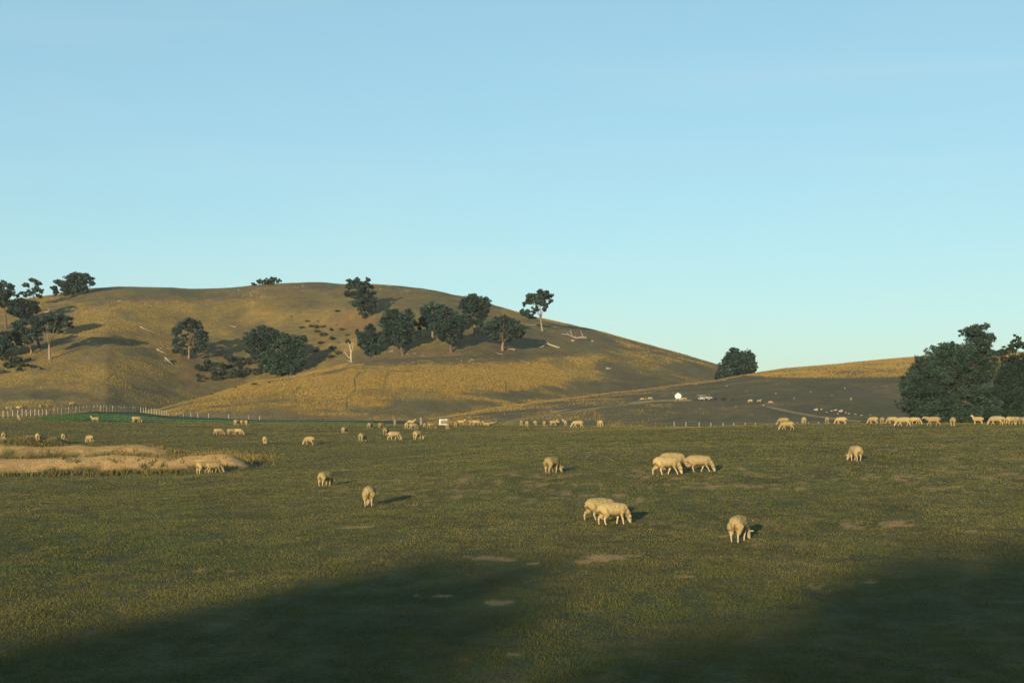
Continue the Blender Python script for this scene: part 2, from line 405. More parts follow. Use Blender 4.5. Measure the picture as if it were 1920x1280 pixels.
def ground_color(px, Y, z):
    f = ground_fields(px, Y, z); X = to_x(px, Y)
    g = fbm(X / 7, Y / 9, 81, 4)
    c = mix(OLIVE, FRESH, smooth(.35, .7, g) * .75 * np.interp(Y, [15, 30, 60, 110], [1.15, .8, .45, .2]).clip(0, 1))
    c = mix(c, DRY, f['dry'] * .45)
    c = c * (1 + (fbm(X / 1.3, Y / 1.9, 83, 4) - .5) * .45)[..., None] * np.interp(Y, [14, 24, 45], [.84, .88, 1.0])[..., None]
    c = c * (1 + (fbm(X / 6, Y / 4, 87, 3) - .5) * .3)[..., None]
    c = mix(c, DRY * .9, smooth(.58, .7, fbm(X / .7, Y / 1.3, 85, 4)) * .55)
    c = mix(c, GOLD * .75, f['long'] * .7)
    c = mix(c, GREYG * 1.15, f['val'])
    c = mix(c, CROP, f['crop'])
    return c, f
ground_ridges = [Layer(gpx, gY, b) for b in (bank1, bank2, bank3)]

def sheet(name, px, Y, Z, colfn, mat, extra_rows=None):
    PX, YY = np.meshgrid(px, Y, indexing='ij'); X = to_x(PX, YY)
    V = np.stack([X, YY, Z], -1)
    colr = colfn(PX, YY, Z)
    if extra_rows is not None:     # ground continues flat behind the camera
        ys = np.array(extra_rows)[::-1]
        Xe = np.repeat(V[:, :1, 0], len(ys), 1) * np.interp(-ys, [0, 40, 250], [1, 2, 8])[None, :]; E = np.stack([Xe, np.broadcast_to(ys, Xe.shape), np.zeros_like(Xe)], -1)
        V = np.concatenate([E, V], 1); colr = np.concatenate([np.repeat(colr[:, :1], len(ys), 1), colr], 1)
    ni, nj = V.shape[:2]
    idx = np.arange(ni * nj).reshape(ni, nj)
    faces = np.stack([idx[:-1, :-1], idx[1:, :-1], idx[1:, 1:], idx[:-1, 1:]], -1).reshape(-1, 4)
    me = mesh_arrays(name, V.reshape(-1, 3), 4, faces, colr.reshape(-1, 3), mat, True)
    o = link(name, me); o['kind'] = 'structure'; return o

def gcol(PX, YY, Z):
    c, f = ground_color(PX, YY, Z)
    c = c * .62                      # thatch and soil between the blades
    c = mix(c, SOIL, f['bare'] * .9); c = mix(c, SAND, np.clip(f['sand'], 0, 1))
    return c
sheet('ground', gpx, gY, gZ, gcol, M_ground, [7, 4, 0, -5, -15, -40, -100, -250])

def zones(PX, PY, base, lst, seed, X, Y):
    g = base
    w = (fbm(X / 11, Y / 11, seed, 4) - .5) + (fbm(X / 3, Y / 5, seed + 3, 3) - .5) * .8
    for (cx, cy, rx, ry, val, st) in lst:
        d = np.sqrt(((PX - cx) / rx) ** 2 + ((PY - cy) / ry) ** 2) + w * 1.1
        m = smooth(1.4, .5, d) * st
        g = g * (1 - m) + val * m
    return g
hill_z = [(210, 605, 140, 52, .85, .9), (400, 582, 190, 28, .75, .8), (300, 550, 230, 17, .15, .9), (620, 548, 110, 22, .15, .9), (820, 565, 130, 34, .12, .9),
          (150, 700, 220, 34, .85, .9), (170, 655, 90, 20, .25, .8), (330, 715, 70, 26, .35, .8), (50, 740, 110, 9, .05, .9), (250, 765, 90, 8, .3, .8), (60, 757, 75, 6, 1, .9),  # second oval: tree shadow put into the colour, over browner grass
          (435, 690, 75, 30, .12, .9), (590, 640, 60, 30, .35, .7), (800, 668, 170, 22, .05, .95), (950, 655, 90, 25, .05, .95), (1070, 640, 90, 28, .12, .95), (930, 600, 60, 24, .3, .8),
          (900, 712, 210, 27, .95, .95), (1095, 688, 50, 24, .85, .9), (1158, 692, 34, 26, 0, .95), (1120, 722, 90, 9, .05, .95), (1215, 672, 60, 24, .6, .9), (1290, 694, 60, 14, .15, .9),  # third oval: gully shading painted as a dark patch
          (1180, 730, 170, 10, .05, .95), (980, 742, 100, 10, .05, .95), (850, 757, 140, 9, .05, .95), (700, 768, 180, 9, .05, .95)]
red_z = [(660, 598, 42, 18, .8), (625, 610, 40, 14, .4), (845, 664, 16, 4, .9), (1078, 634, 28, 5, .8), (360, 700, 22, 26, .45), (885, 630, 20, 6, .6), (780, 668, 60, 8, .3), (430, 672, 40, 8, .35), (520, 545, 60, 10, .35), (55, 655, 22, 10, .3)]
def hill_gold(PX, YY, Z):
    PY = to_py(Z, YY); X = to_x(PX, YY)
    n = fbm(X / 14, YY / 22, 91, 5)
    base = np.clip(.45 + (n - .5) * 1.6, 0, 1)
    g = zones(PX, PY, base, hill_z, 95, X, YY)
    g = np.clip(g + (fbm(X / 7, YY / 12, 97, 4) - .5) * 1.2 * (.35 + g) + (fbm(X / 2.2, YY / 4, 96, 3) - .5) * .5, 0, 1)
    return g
def hcol(PX, YY, Z):
    PY = to_py(Z, YY); X = to_x(PX, YY)
    g = hill_gold(PX, YY, Z)
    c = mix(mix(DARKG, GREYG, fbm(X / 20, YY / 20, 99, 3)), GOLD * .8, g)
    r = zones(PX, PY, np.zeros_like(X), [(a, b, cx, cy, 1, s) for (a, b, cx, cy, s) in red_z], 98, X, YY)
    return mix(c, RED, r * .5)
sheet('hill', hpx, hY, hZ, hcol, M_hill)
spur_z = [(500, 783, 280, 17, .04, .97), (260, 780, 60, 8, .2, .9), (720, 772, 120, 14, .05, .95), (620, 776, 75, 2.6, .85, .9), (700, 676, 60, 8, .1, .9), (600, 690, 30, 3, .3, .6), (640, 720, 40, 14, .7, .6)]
def line_mask(PX, PY, pts, w):
    m = np.zeros_like(PX, dtype=float)
    for (x0, y0), (x1, y1) in zip(pts[:-1], pts[1:]):
        dx, dy = x1 - x0, y1 - y0
        t = np.clip(((PX - x0) * dx + (PY - y0) * dy) / (dx * dx + dy * dy), 0, 1)
        d = np.hypot(PX - x0 - t * dx, PY - y0 - t * dy); m = np.maximum(m, smooth(w * 1.5, w * .5, d))
    return m
washouts = [[(676, 699), (664, 710), (668, 730), (652, 745), (650, 765)], [(728, 698), (722, 712), (724, 722)], [(560, 725), (552, 738), (555, 756)], [(948, 715), (949, 735)]]
def spur_gold(PX, YY, Z):
    PY = to_py(Z, YY); X = to_x(PX, YY)
    base = np.clip(.86 + (fbm(X / 12, YY / 12, 101, 4) - .5) * 1.5 + (fbm(X / 2.5, YY / 4, 102, 3) - .5) * .5, 0, 1)
    base = np.clip(base - smooth(.5, .68, fbm(X / 22, YY / 7, 107, 4)) * .5, 0, 1)
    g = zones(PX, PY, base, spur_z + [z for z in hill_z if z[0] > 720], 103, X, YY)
    for k, wsh in enumerate(washouts): g = g * (1 - line_mask(PX, PY, wsh, 1.5) * (.95 if k == 0 else .6))
    return np.clip(g, 0, 1)
def scol(PX, YY, Z):
    X = to_x(PX, YY); g = spur_gold(PX, YY, Z)
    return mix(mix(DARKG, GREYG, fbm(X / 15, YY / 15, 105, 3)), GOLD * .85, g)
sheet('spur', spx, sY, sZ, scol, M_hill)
def right_gold(PX, YY, Z):
    PY = to_py(Z, YY); X = to_x(PX, YY)
    cy = np.interp(PX, rpx, rc_y)
    n = fbm(X / 10, YY / 16, 111, 4)
    g = np.clip(.05 + .30 * smooth(1330, 1150, PX) + (n - .52) * .8 + (fbm(X / 2.5, YY / 4, 112, 3) - .5) * .35, 0, 1)
    lim = np.interp(PX, [1380, 1440, 1500, 1700, 2000], [cy.min() * 0 + 703, 707, 709, 707, 700])
    band = smooth(2.5, -2.5, PY - lim + (n - .5) * 5) * (PX > 1385)
    line = smooth(5, 2, PY - cy + (n - .5) * 5) * smooth(820, 850, PX) * np.interp(PX, [850, 1000, 1150, 1345], [.75, .6, .35, .4])
    back = (YY > np.interp(PX, rpx, rYc) - 4).astype(float) * .8
    left = smooth(1120, 960, PX) * np.clip((n - .42) * 3, 0, .6)
    return np.clip(np.maximum.reduce([g, band * (.75 + (n - .5)), line, back, left]), 0, 1)
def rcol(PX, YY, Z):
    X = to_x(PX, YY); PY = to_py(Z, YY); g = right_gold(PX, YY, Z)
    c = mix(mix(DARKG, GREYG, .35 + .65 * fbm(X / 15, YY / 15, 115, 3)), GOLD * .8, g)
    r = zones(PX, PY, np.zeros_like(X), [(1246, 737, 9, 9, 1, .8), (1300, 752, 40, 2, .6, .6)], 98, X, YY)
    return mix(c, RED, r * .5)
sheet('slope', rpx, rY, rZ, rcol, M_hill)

# ------------------------------------------------------------------ dirt tracks laid over the slopes
def track(pts, w, col, layers):
    P = [hit(a, b, layers, 150) for a, b in pts]
    Q = []
    for i in range(len(P) - 1):
        n = max(2, int((P[i + 1] - P[i]).length / 3))
        for k in range(n): Q.append(P[i].lerp(P[i + 1], k / n))
    Q.append(P[-1]); V = []; cc = []
    for i, q in enumerate(Q):
        d = (Q[min(i + 1, len(Q) - 1)] - Q[max(i - 1, 0)]); d.z = 0; d.normalize(); s = Vector((d.y, -d.x, 0))
        for k in (-1, -.5, 0, .5, 1):
            ww = w * (.8 + .4 * float(vnoise(q.x / 7, q.y / 7, 5)))
            p = q + s * k * ww * .5
            V.append((p.x, p.y, float(top_at(to_px(p.x, p.y), p.y)) + (.10 if abs(k) < 1 else -.05)))
            cc.append(np.array(col) * (.85 + .3 * float(vnoise(p.x / 2, p.y / 2, 9))))
    fs = [(i * 5 + k, i * 5 + k + 1, i * 5 + k + 6, i * 5 + k + 5) for i in range(len(Q) - 1) for k in range(4)]
    me = mesh_arrays('track', np.array(V), 4, np.array(fs), np.array(cc), M_track, True)
    o = link('dirt_track', me); o['kind'] = 'structure'; return o
RL = [ground_L, right_L]
track([(905, 797), (960, 789), (1030, 776), (1100, 768), (1180, 758), (1215, 754)], 3.0, GOLD * .85, RL)
track([(1175, 756), (1200, 753.5), (1240, 751), (1300, 750.5)], 1.8, (.30, .23, .12), RL)
track([(1442, 762), (1480, 771), (1530, 780), (1570, 786), (1620, 791)], 2.0, (.19, .15, .075), RL)

# ------------------------------------------------------------------ grass
def blades(name, X, Y, Z, W, H, colr, lean=.35):
    n = len(X); a = rng.uniform(0, 2 * math.pi, n)
    dx, dy = np.cos(a) * W / 2, np.sin(a) * W / 2
    lx = rng.normal(0, lean, n) * H; ly = rng.normal(0, lean, n) * H
    V = np.empty((n, 3, 3))
    V[:, 0] = np.stack([X - dx, Y - dy, Z - .02], -1); V[:, 1] = np.stack([X + dx, Y + dy, Z - .02], -1)
    V[:, 2] = np.stack([X + lx, Y + ly, Z + H], -1)
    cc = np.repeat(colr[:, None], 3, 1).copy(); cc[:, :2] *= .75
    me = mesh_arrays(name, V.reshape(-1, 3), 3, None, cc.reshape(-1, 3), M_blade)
    o = link(name, me); return o

def paddock_grass():
    N = 1080000
    px = rng.uniform(-90, 2010, N); Y = np.exp(rng.uniform(math.log(15.5), math.log(225), N))
    M = 170000                      # thinner cover on both sides of the view
    px[:M] = np.where(rng.random(M) < .5, rng.uniform(-900, -90, M), rng.uniform(2010, 2800, M))
    z = ground_L.at(px, Y); X = to_x(px, Y)
    c, f = ground_color(px, Y, z)
    cl = fbm(X / .5, Y / .7, 121, 3)
    keep = (rng.random(N) > f['bare'] * .45) & (rng.random(N) > np.clip(f['sand'], 0, 1) * .97) & (f['val'] < .5)
    keep &= rng.random(N) < (.35 + 1.3 * smooth(.3, .65, cl))
    px, Y, z, X, c, cl = px[keep], Y[keep], z[keep], X[keep], c[keep], cl[keep]
    f = {k: v[keep] for k, v in f.items()}
    n = len(X)
    W = np.where((px < -90) | (px > 2010), 2.2, 1.0) * np.maximum(.010, Y / 1422 * .62) * rng.uniform(.6, 1.4, n)
    H = (.020 + .036 * cl) * rng.uniform(.5, 1.35, n) * np.interp(Y, [15, 60, 200], [1, 1.05, 1.35])
    H = H + f['long'] * .25 * rng.uniform(.3, 1, n) + f['crop'] * .10
    t = rng.random(n)
    c = c * rng.uniform(.8, 1.2, (n, 1))
    c = mix(c, DRY * 1.25, (t < .10 + .12 * f['dry']).astype(float) * .45 * np.interp(Y, [15, 40], [.25, 1]))
    c = mix(c, C(.38, .245, .09) * rng.uniform(.8, 1.25, (n, 1)), np.clip(f['bare'] * 1.2, 0, 1))
    H = H * (1 - .55 * f['bare'])
    c = mix(c, FRESH * 1.1, (t > .88).astype(float) * .6)
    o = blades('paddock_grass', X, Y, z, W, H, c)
    tag(o, 'short grazed olive green grass covering the paddock', 'grass', kind='stuff')
paddock_grass()

def dry_grass(name, label, L, pxr, Yr_, gold_fn, N, hmin, hmax, thr=.25):
    px = rng.uniform(pxr[0], pxr[1], N); Y = rng.uniform(Yr_[0], Yr_[1], N)
    z = L.at(px, Y); top = top_at(px, Y)
    g = gold_fn(px, Y, z); X = to_x(px, Y)
    keep = (z > top - .05) & (rng.random(N) < np.clip((g - thr) * 1.6 + .06, 0, 1))
    # only slopes that can face the camera side
    px, Y, z, g, X = px[keep], Y[keep], z[keep], g[keep], X[keep]; n = len(X)
    W = rng.uniform(.16, .38, n); H = rng.uniform(hmin, hmax, n) * (.45 + .65 * g)
    c = mix(DARKG, GOLD, np.clip(g * .9 + rng.normal(0, .12, n), 0, 1)) * rng.uniform(.86, 1.14, (n, 1))
    o = blades(name, X, Y, z, W, H, c, .3); tag(o, label, 'grass', kind='stuff')
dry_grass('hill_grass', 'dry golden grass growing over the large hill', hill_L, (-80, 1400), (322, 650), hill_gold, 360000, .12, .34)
dry_grass('spur_grass', 'long golden grass on the low spur in front of the hill', spur_L, (230, 1150), (306, 440), spur_gold, 260000, .12, .34)
dry_grass('slope_grass', 'dry golden grass along the crest of the right slope', right_L, (800, 1960), (215, 560), right_gold, 240000, .12, .34)

# ------------------------------------------------------------------ trees
LEAF = C(.021, .041, .032)
BARK_P, BARK_D = (.30, .24, .18), (.085, .065, .05)
def leaf_cards(centers, radii, size, per, tint, droop=.4):
    """clumps of leaf cards: centers (n,3), radii (n,3)"""
    P = []; S = []; CC = []
    for c, r, k in zip(centers, radii, per):
        nsub = max(6, int(k / 42))
        d = rng.normal(size=(nsub, 3)); d /= np.linalg.norm(d, axis=1)[:, None]
        sub = c + d * r * (rng.random((nsub, 1)) ** .4) * .84
        w = rng.integers(0, nsub, k)
        off = rng.normal(size=(k, 3)); off /= np.linalg.norm(off, axis=1)[:, None]
        off *= (rng.random((k, 1)) ** .5) * .38 * r
        off[:, 2] *= .8
        P.append(sub[w] + off); S.append(np.full(k, size))
        br = rng.uniform(.8, 1.25) * rng.uniform(.7, 1.35, nsub)[w] * rng.uniform(.75, 1.25, k)
        CC.append(tint * br[:, None])
    P = np.concatenate(P); S = np.concatenate(S); CC = np.concatenate(CC); n = len(P)
    S = S * rng.uniform(.6, 1.5, n)
    u = rng.normal(size=(n, 3)); u[:, 2] = u[:, 2] * (1 - droop) - droop; u /= np.linalg.norm(u, axis=1)[:, None]
    v = np.cross(u, rng.normal(size=(n, 3))); v /= np.linalg.norm(v, axis=1)[:, None]
    a = u * S[:, None] * .62; b = v * S[:, None] * .34
    V = np.stack([P - a, P + b - a * .1, P + a, P - b - a * .1], 1)
    return V.reshape(-1, 3), np.repeat(CC, 4, 0)

def gum_tree(base, lobes, label, name='gum_tree', depth=None, fork=None, trunk_r=None, bark=BARK_D, tint=LEAF, size_px=2.9, dens=5.0, limbs=1.0, group=None, layers=LAYERS, spread=.8, cat='tree', seed=0, fill=1.42):
    """base and lobes are given as seen (column,row); their distance is that of the ground the trunk stands on"""
    rr = random.Random(seed + int(base[0] * 7 + base[1]))
    if depth is None: b = hit(base[0], base[1], layers)
    else: b = Vector((float(to_x(base[0], depth)), depth, float(top_at(base[0], depth))))
    k = b.y / F
    root = link(name, None, loc=(b.x, b.y, b.z - .05)); tag(root, label, cat, group)
    root.empty_display_size = .5
    cx = [l[0] for l in lobes]; half = (max(cx) - min(cx)) / 2 * k
    cen = []; rad = []; per = []
    z0 = EYE + (HORIZON - base[1]) * k
    dz = b.z - z0
    for l in lobes:
        lx, ly, rx = l[:3]; ry = l[3] if len(l) > 3 else rx
        edge = 1 - min(1, abs(lx - (max(cx) + min(cx)) / 2) * k / (half + 1e-3)) * .6
        dy = rr.uniform(.1, .75) * half * spread * edge
        for sgn in ((-1, 1) if len(l) < 5 else (1,)):
            cen.append(np.array([(lx - base[0]) * k, dy * sgn, (base[1] - ly) * k + .05])); rad.append(np.array([rx * k, (rx + ry) / 2 * k, ry * k]) * fill)
            per.append(int(3.0 * dens * math.pi * rx * ry / size_px ** 2) + 12)
    V, CC = leaf_cards(np.array(cen), np.array(rad), size_px * k, per, tint)
    link('crown', mesh_arrays('crown', V, 4, None, CC, M_leaf), root)
    mb = MB(); H = max(c[2] for c in cen)
    if fork is None: fork = (base[0] + (np.mean(cx) - base[0]) * .3, base[1] - max(.28 * H / k, (base[1] - max(l[1] for l in lobes)) * .7))
    tr = trunk_r or max(.16, H * .022)
    fk = Vector(((fork[0] - base[0]) * k, 0, (base[1] - fork[1]) * k))
    mid = fk * .5 + Vector((rr.uniform(-.1, .1) * tr * 4, 0, 0))
    mb.tube([(0, 0, -.4), (0, 0, .15), mid, fk], [tr * 1.5, tr * 1.15, tr * .9, tr * .72], 9, bark)
    order = sorted(range(len(cen)), key=lambda i: -rad[i][0])
    for i in order[:max(4, int(len(cen) * limbs * .42))]:
        e = Vector(cen[i]); d = e - fk
        m1 = fk + d * .4 + Vector((rr.uniform(-.08, .08), rr.uniform(-.08, .08), rr.uniform(-.02, .14))) * d.length
        m2 = fk + d * .75 + Vector((rr.uniform(-.06, .06), rr.uniform(-.06, .06), rr.uniform(0, .08))) * d.length
        r0 = tr * rr.uniform(.2, .34)
        mb.tube([fk - fk.normalized() * tr * .3, m1, m2, e], [r0, r0 * .65, r0 * .4, r0 * .12], 6, bark)
        for _ in range(2):
            q = e + Vector((rr.uniform(-1, 1) * rad[i][0], rr.uniform(-1, 1) * rad[i][1], rr.uniform(-.3, 1) * rad[i][2])) * .8
            mb.tube([m2, (m2 + q) / 2 + Vector((0, 0, .05 * d.length)), q], [r0 * .35, r0 * .22, r0 * .06], 5, bark)
    link('trunk', mb.mesh('trunk', M_bark, True), root)
    return root

def L1(s, ox, oy, pts):
    """lobe list read from an enlarged view: scale, origin"""
    return [(ox + p[0] / s, oy + p[1] / s) + tuple(p[2:]) for p in pts]

gum_tree((1776, 793), L1(5.333, 1680, 580, [(800, 180, 17, 15), (840, 250, 19, 13), (755, 155, 13, 10), (850, 115, 11, 8), (700, 165, 7), (900, 210, 9), (920, 265, 8), (820, 310, 14, 9), (870, 345, 13, 9), (780, 330, 13, 9),
    (420, 350, 15, 14), (510, 335, 16, 13), (620, 365, 21, 16), (720, 390, 20, 16), (500, 290, 7, 5), (680, 300, 9, 6), (300, 480, 14, 12), (180, 600, 13, 12), (380, 450, 15, 13), (460, 420, 16, 14), (130, 780, 12, 12), (140, 900, 12, 14), (250, 450, 12, 11), (240, 540, 16, 13), (330, 560, 18, 13),
    (100, 670, 11, 13), (200, 660, 18, 14), (70, 730, 6, 8), (420, 600, 21, 17), (540, 480, 20, 18), (650, 480, 20, 18), (800, 450, 20, 18), (890, 400, 15, 13), (940, 480, 12, 12),
    (650, 600, 22, 18), (830, 600, 21, 16), (900, 560, 13, 12), (300, 750, 22, 18), (430, 760, 21, 17), (560, 740, 21, 18), (780, 780, 25, 18), (850, 830, 19, 16),
    (30, 880, 6, 8), (120, 850, 6, 5), (200, 980, 14, 18), (300, 900, 22, 18), (400, 860, 21, 17), (430, 980, 19, 20), (560, 950, 21, 20), (650, 1000, 20, 17), (780, 930, 23, 19),
    (880, 960, 22, 17), (960, 900, 16, 16), (870, 1040, 18, 11), (240, 1060, 11, 9), (390, 1070, 14, 8), (560, 1060, 14, 9), (700, 1080, 14, 7)]),
    'huge spreading gum tree filling the right edge beside the paddock crest', depth=178, trunk_r=.5, size_px=2.3, dens=2.7, fill=1.18, spread=1.0, fork=(1782, 740), limbs=.8, bark=(.075, .06, .05), tint=C(.027, .050, .037))
gum_tree((1905, 794), L1(5.333, 1680, 580, [(1270, 220, 8, 7), (1290, 240, 8), (1220, 300, 11, 8), (1180, 290, 7), (1060, 370, 13, 8), (1120, 340, 11, 7), (1000, 370, 8, 6), (1180, 430, 18, 11), (1240, 500, 20, 16), (1150, 520, 18, 14), (1080, 560, 15, 14),
    (1200, 620, 22, 18), (1050, 640, 15, 14), (1150, 720, 22, 18), (1020, 760, 17, 15), (1250, 780, 22, 20), (1080, 850, 22, 18), (1180, 900, 22, 18), (1010, 940, 14, 13), (1100, 1000, 20, 16), (1200, 1010, 22, 16),
    (1400, 480, 22), (1420, 640, 26), (1400, 800, 26), (1440, 960, 26), (1380, 330, 14), (1560, 600, 22), (1560, 800, 24), (1120, 1080, 18, 8), (1260, 1085, 18, 8)]),
    'darker gum tree cut off by the right edge, behind the huge gum', depth=192, trunk_r=.45, size_px=2.3, dens=2.7, fill=1.18, spread=1.0, fork=(1900, 745), tint=C(.018, .034, .024), limbs=.8, bark=(.075, .06, .05))
gum_tree((1384, 706), L1(6.4, 1160, 640, [(1400, 150, 8), (1330, 205, 10), (1470, 200, 12), (1580, 215, 9), (1290, 300, 10), (1400, 280, 14), (1520, 280, 13), (1600, 330, 8), (1230, 395, 8, 7), (1320, 380, 11, 8),
    (1450, 370, 13, 9), (1550, 370, 11, 7), (1200, 430, 6, 4), (1630, 280, 5), (1260, 330, 7)]), 'round dark tree in the saddle between the two hills', depth=452, dens=5.5)
W7 = lambda p: L1(5.82, 860, 500, p)
W5 = lambda p: L1(5.82, 590, 490, p)
W3 = lambda p: L1(5.82, 290, 500, p)
W8 = lambda p: L1(6.4, 0, 500, p)
gum_tree((1017, 621), W7([(900, 285, 11, 7), (800, 330, 12, 8), (960, 320, 10, 8), (1000, 370, 5), (760, 390, 8, 7), (880, 385, 12, 9), (960, 430, 6), (740, 500, 8, 7), (700, 500, 6, 6), (790, 545, 8, 5), (830, 460, 7), (930, 470, 4), (715, 415, 4)]),
    'lone gum with bare pale trunk standing against the sky on the right shoulder', fork=(1014, 597), bark=(.18, .145, .115), fill=1.25, dens=4.2, trunk_r=.34)
gum_tree((942, 657), W7([(480, 580, 15, 8), (400, 620, 13, 9), (580, 620, 12, 9), (340, 690, 12, 9), (480, 680, 16, 11), (620, 690, 14, 10), (250, 720, 7, 5), (400, 770, 11, 7), (560, 770, 13, 7), (680, 720, 7, 6)]),
    'low wide gum with forked orange lit trunk beside the fallen logs', fork=(943, 642), bark=(.19, .125, .075), trunk_r=.42, dens=4.2, tint=C(.023, .040, .030))
gum_tree((889, 630), W5([(1750, 395, 10, 6), (1690, 440, 14, 10), (1830, 440, 11, 9), (1885, 470, 6), (1640, 500, 9, 9), (1750, 520, 14, 12), (1850, 540, 9, 9), (1650, 600, 9, 8), (1760, 620, 12, 9), (1690, 660, 8, 7), (1800, 665, 6)]),
    'tall dark gum breaking the skyline at the right end of the grove', fork=(890, 608), trunk_r=.5, dens=5, bark=(.16, .11, .08))
gum_tree((846, 661), W5([(1470, 590, 13, 9), (1380, 650, 11, 9), (1560, 640, 13, 10), (1300, 720, 8, 7), (1450, 700, 15, 11), (1580, 700, 11, 9), (1660, 690, 6), (1420, 790, 12, 8), (1520, 800, 10, 8), (1390, 850, 7, 5), (1480, 880, 7, 5), (1570, 810, 6)]),
    'bushy gum on red soil, nearest of the right grove', fork=(845, 645), trunk_r=.45, dens=5)
gum_tree((812, 637), W5([(1280, 520, 13, 10), (1200, 560, 9, 9), (1390, 540, 10, 8), (1230, 640, 12, 10), (1330, 610, 12, 10), (1170, 700, 8, 7), (1270, 715, 10, 7), (1400, 620, 8)]),
    'round crowned gum at the back middle of the grove', fork=(811, 620), trunk_r=.4, dens=5, bark=(.16, .12, .085))
gum_tree((755, 666), W5([(830, 580, 12, 9), (760, 630, 8, 8), (900, 565, 9, 7), (1030, 580, 9, 8), (960, 640, 13, 11), (1050, 670, 10, 9), (780, 680, 10, 9), (870, 720, 14, 11), (1000, 750, 13, 10), (1100, 800, 8, 7), (800, 800, 12, 10), (900, 820, 13, 10), (1000, 850, 9, 7), (860, 890, 8, 7), (940, 910, 6)]),
    'widest dense gum in the middle of the hillside grove', fork=(752, 648), trunk_r=.5, dens=5)
gum_tree((693, 671), W5([(590, 730, 8, 7), (640, 740, 6), (500, 800, 9, 8), (600, 820, 13, 11), (690, 840, 10, 9), (530, 900, 8, 8), (620, 910, 11, 9), (700, 920, 8, 8), (575, 985, 6, 6), (660, 1000, 6, 6)]),
    'small leafy gum next to the bare dead tree', fork=(693, 655), trunk_r=.3, dens=5)
gum_tree((681, 597), W5([(380, 220, 4, 4), (460, 205, 6, 4), (580, 205, 4, 3.5), (370, 270, 6, 4), (470, 270, 8, 6), (590, 270, 6, 5), (400, 355, 9, 7), (500, 340, 11, 9), (600, 360, 8, 6), (440, 460, 8, 4), (540, 430, 12, 9), (630, 430, 8, 7), (500, 530, 6), (580, 530, 10, 7), (630, 500, 7), (530, 590, 4, 5), (640, 340, 4, 3), (420, 245, 6, 5), (540, 245, 6, 5), (480, 230, 5, 5)]),
    'tall ragged gum with knobbly top just below the hilltop', fork=(681, 575), trunk_r=.4, dens=5)
gum_tree((354, 672), W3([(370, 600, 13, 6), (290, 640, 9, 7), (450, 640, 10, 8), (250, 710, 8, 8), (510, 710, 9, 9), (235, 800, 6, 8), (555, 780, 5, 7), (500, 800, 9, 9), (255, 860, 8, 7), (470, 880, 9, 7), (230, 920, 5, 5), (320, 940, 5, 4), (540, 860, 7, 7), (420, 940, 5, 4), (370, 690, 9, 7, 1), (330, 790, 8, 8, 1), (420, 790, 8, 8, 1), (375, 860, 8, 6, 1)]),
    'dome shaped gum with pale fanned branches, alone on the left hillside', fork=(354, 652), bark=(.17, .12, .08), trunk_r=.36, dens=4.6, spread=.5)
gum_tree((496, 690), W3([(1180, 625, 15, 7), (1080, 690, 12, 9), (1250, 670, 14, 10), (1000, 760, 8, 8), (1120, 780, 15, 11), (1240, 780, 13, 10), (1050, 850, 10, 8), (1160, 880, 12, 9), (1100, 930, 8, 6), (1320, 690, 9, 8), (1430, 700, 8, 7), (1380, 750, 9, 7), (1230, 960, 9, 8)]),
    'broad gum above and behind its twin in the gully', depth=470, dens=5, trunk_r=.4)
gum_tree((545, 703), W3([(1400, 800, 10, 8), (1530, 790, 10, 8), (1600, 800, 8, 8), (1330, 860, 7, 7), (1470, 880, 14, 11), (1590, 880, 9, 9), (1290, 950, 9, 8), (1420, 970, 14, 11), (1560, 970, 11, 9), (1220, 1020, 9, 8), (1330, 1060, 13, 10), (1460, 1060, 12, 9), (1570, 1050, 9, 8), (1230, 1120, 7, 6), (1350, 1140, 11, 7), (1480, 1130, 9, 7)]),
    'big lighter green gum in the gully, lower of the twin gums', dens=5, trunk_r=.4, tint=C(.022, .045, .030))
gum_tree((135, 553), W8([(850, 115, 12, 7), (980, 105, 10, 5), (1060, 150, 7, 6), (1090, 205, 5), (720, 200, 8, 6), (820, 220, 13, 10), (950, 210, 13, 10), (650, 260, 6, 5), (800, 300, 10, 6), (930, 280, 10, 7), (1010, 285, 5), (665, 310, 4)]),
    'wide dark tree on the left skyline of the hill', dens=5.5, trunk_r=.4)
gum_tree((66, 575), W8([(400, 165, 8, 5), (320, 220, 7, 5), (440, 205, 7, 5), (350, 320, 8, 6), (430, 285, 7, 6), (490, 290, 5, 5), (460, 350, 6, 5), (300, 350, 4)]),
    'airy gum with see through crown on the far left skyline', dens=3.2, trunk_r=.3, fill=1.2, layers=LAYERS)
gum_tree((11, 617), W8([(40, 205, 8, 5), (110, 245, 7, 6), (40, 300, 10, 8), (100, 330, 7, 6), (-30, 260, 9, 8), (60, 400, 8, 7), (10, 450, 8, 7), (190, 335, 5, 4), (250, 320, 4, 3), (-40, 400, 10, 9)]),
    'tall gum cut off by the left edge, rising above the skyline', fork=(9, 580), trunk_r=.42, dens=4.6)
gum_tree((74, 652), W8([(250, 440, 15, 8), (150, 470, 10, 8), (380, 455, 11, 7), (300, 540, 17, 9), (180, 540, 10, 8), (420, 520, 8, 6), (250, 600, 9, 6), (350, 590, 9, 6)]),
    'very dark flat topped gum behind the white forked trunk', fork=(62, 605), trunk_r=.42, dens=5.2, tint=C(.015, .029, .023))
gum_tree((93, 674), W8([(600, 615, 12, 8), (700, 620, 12, 8), (790, 655, 10, 8), (680, 700, 13, 7), (500, 680, 12, 8), (420, 760, 10, 8), (590, 765, 11, 6), (450, 830, 8, 7), (720, 780, 4, 4), (400, 650, 8), (820, 700, 6, 6)]),
    'umbrella gum with smooth white trunk forking in a Y', fork=(92, 646), bark=(.20, .15, .11), trunk_r=.38, dens=4.4)
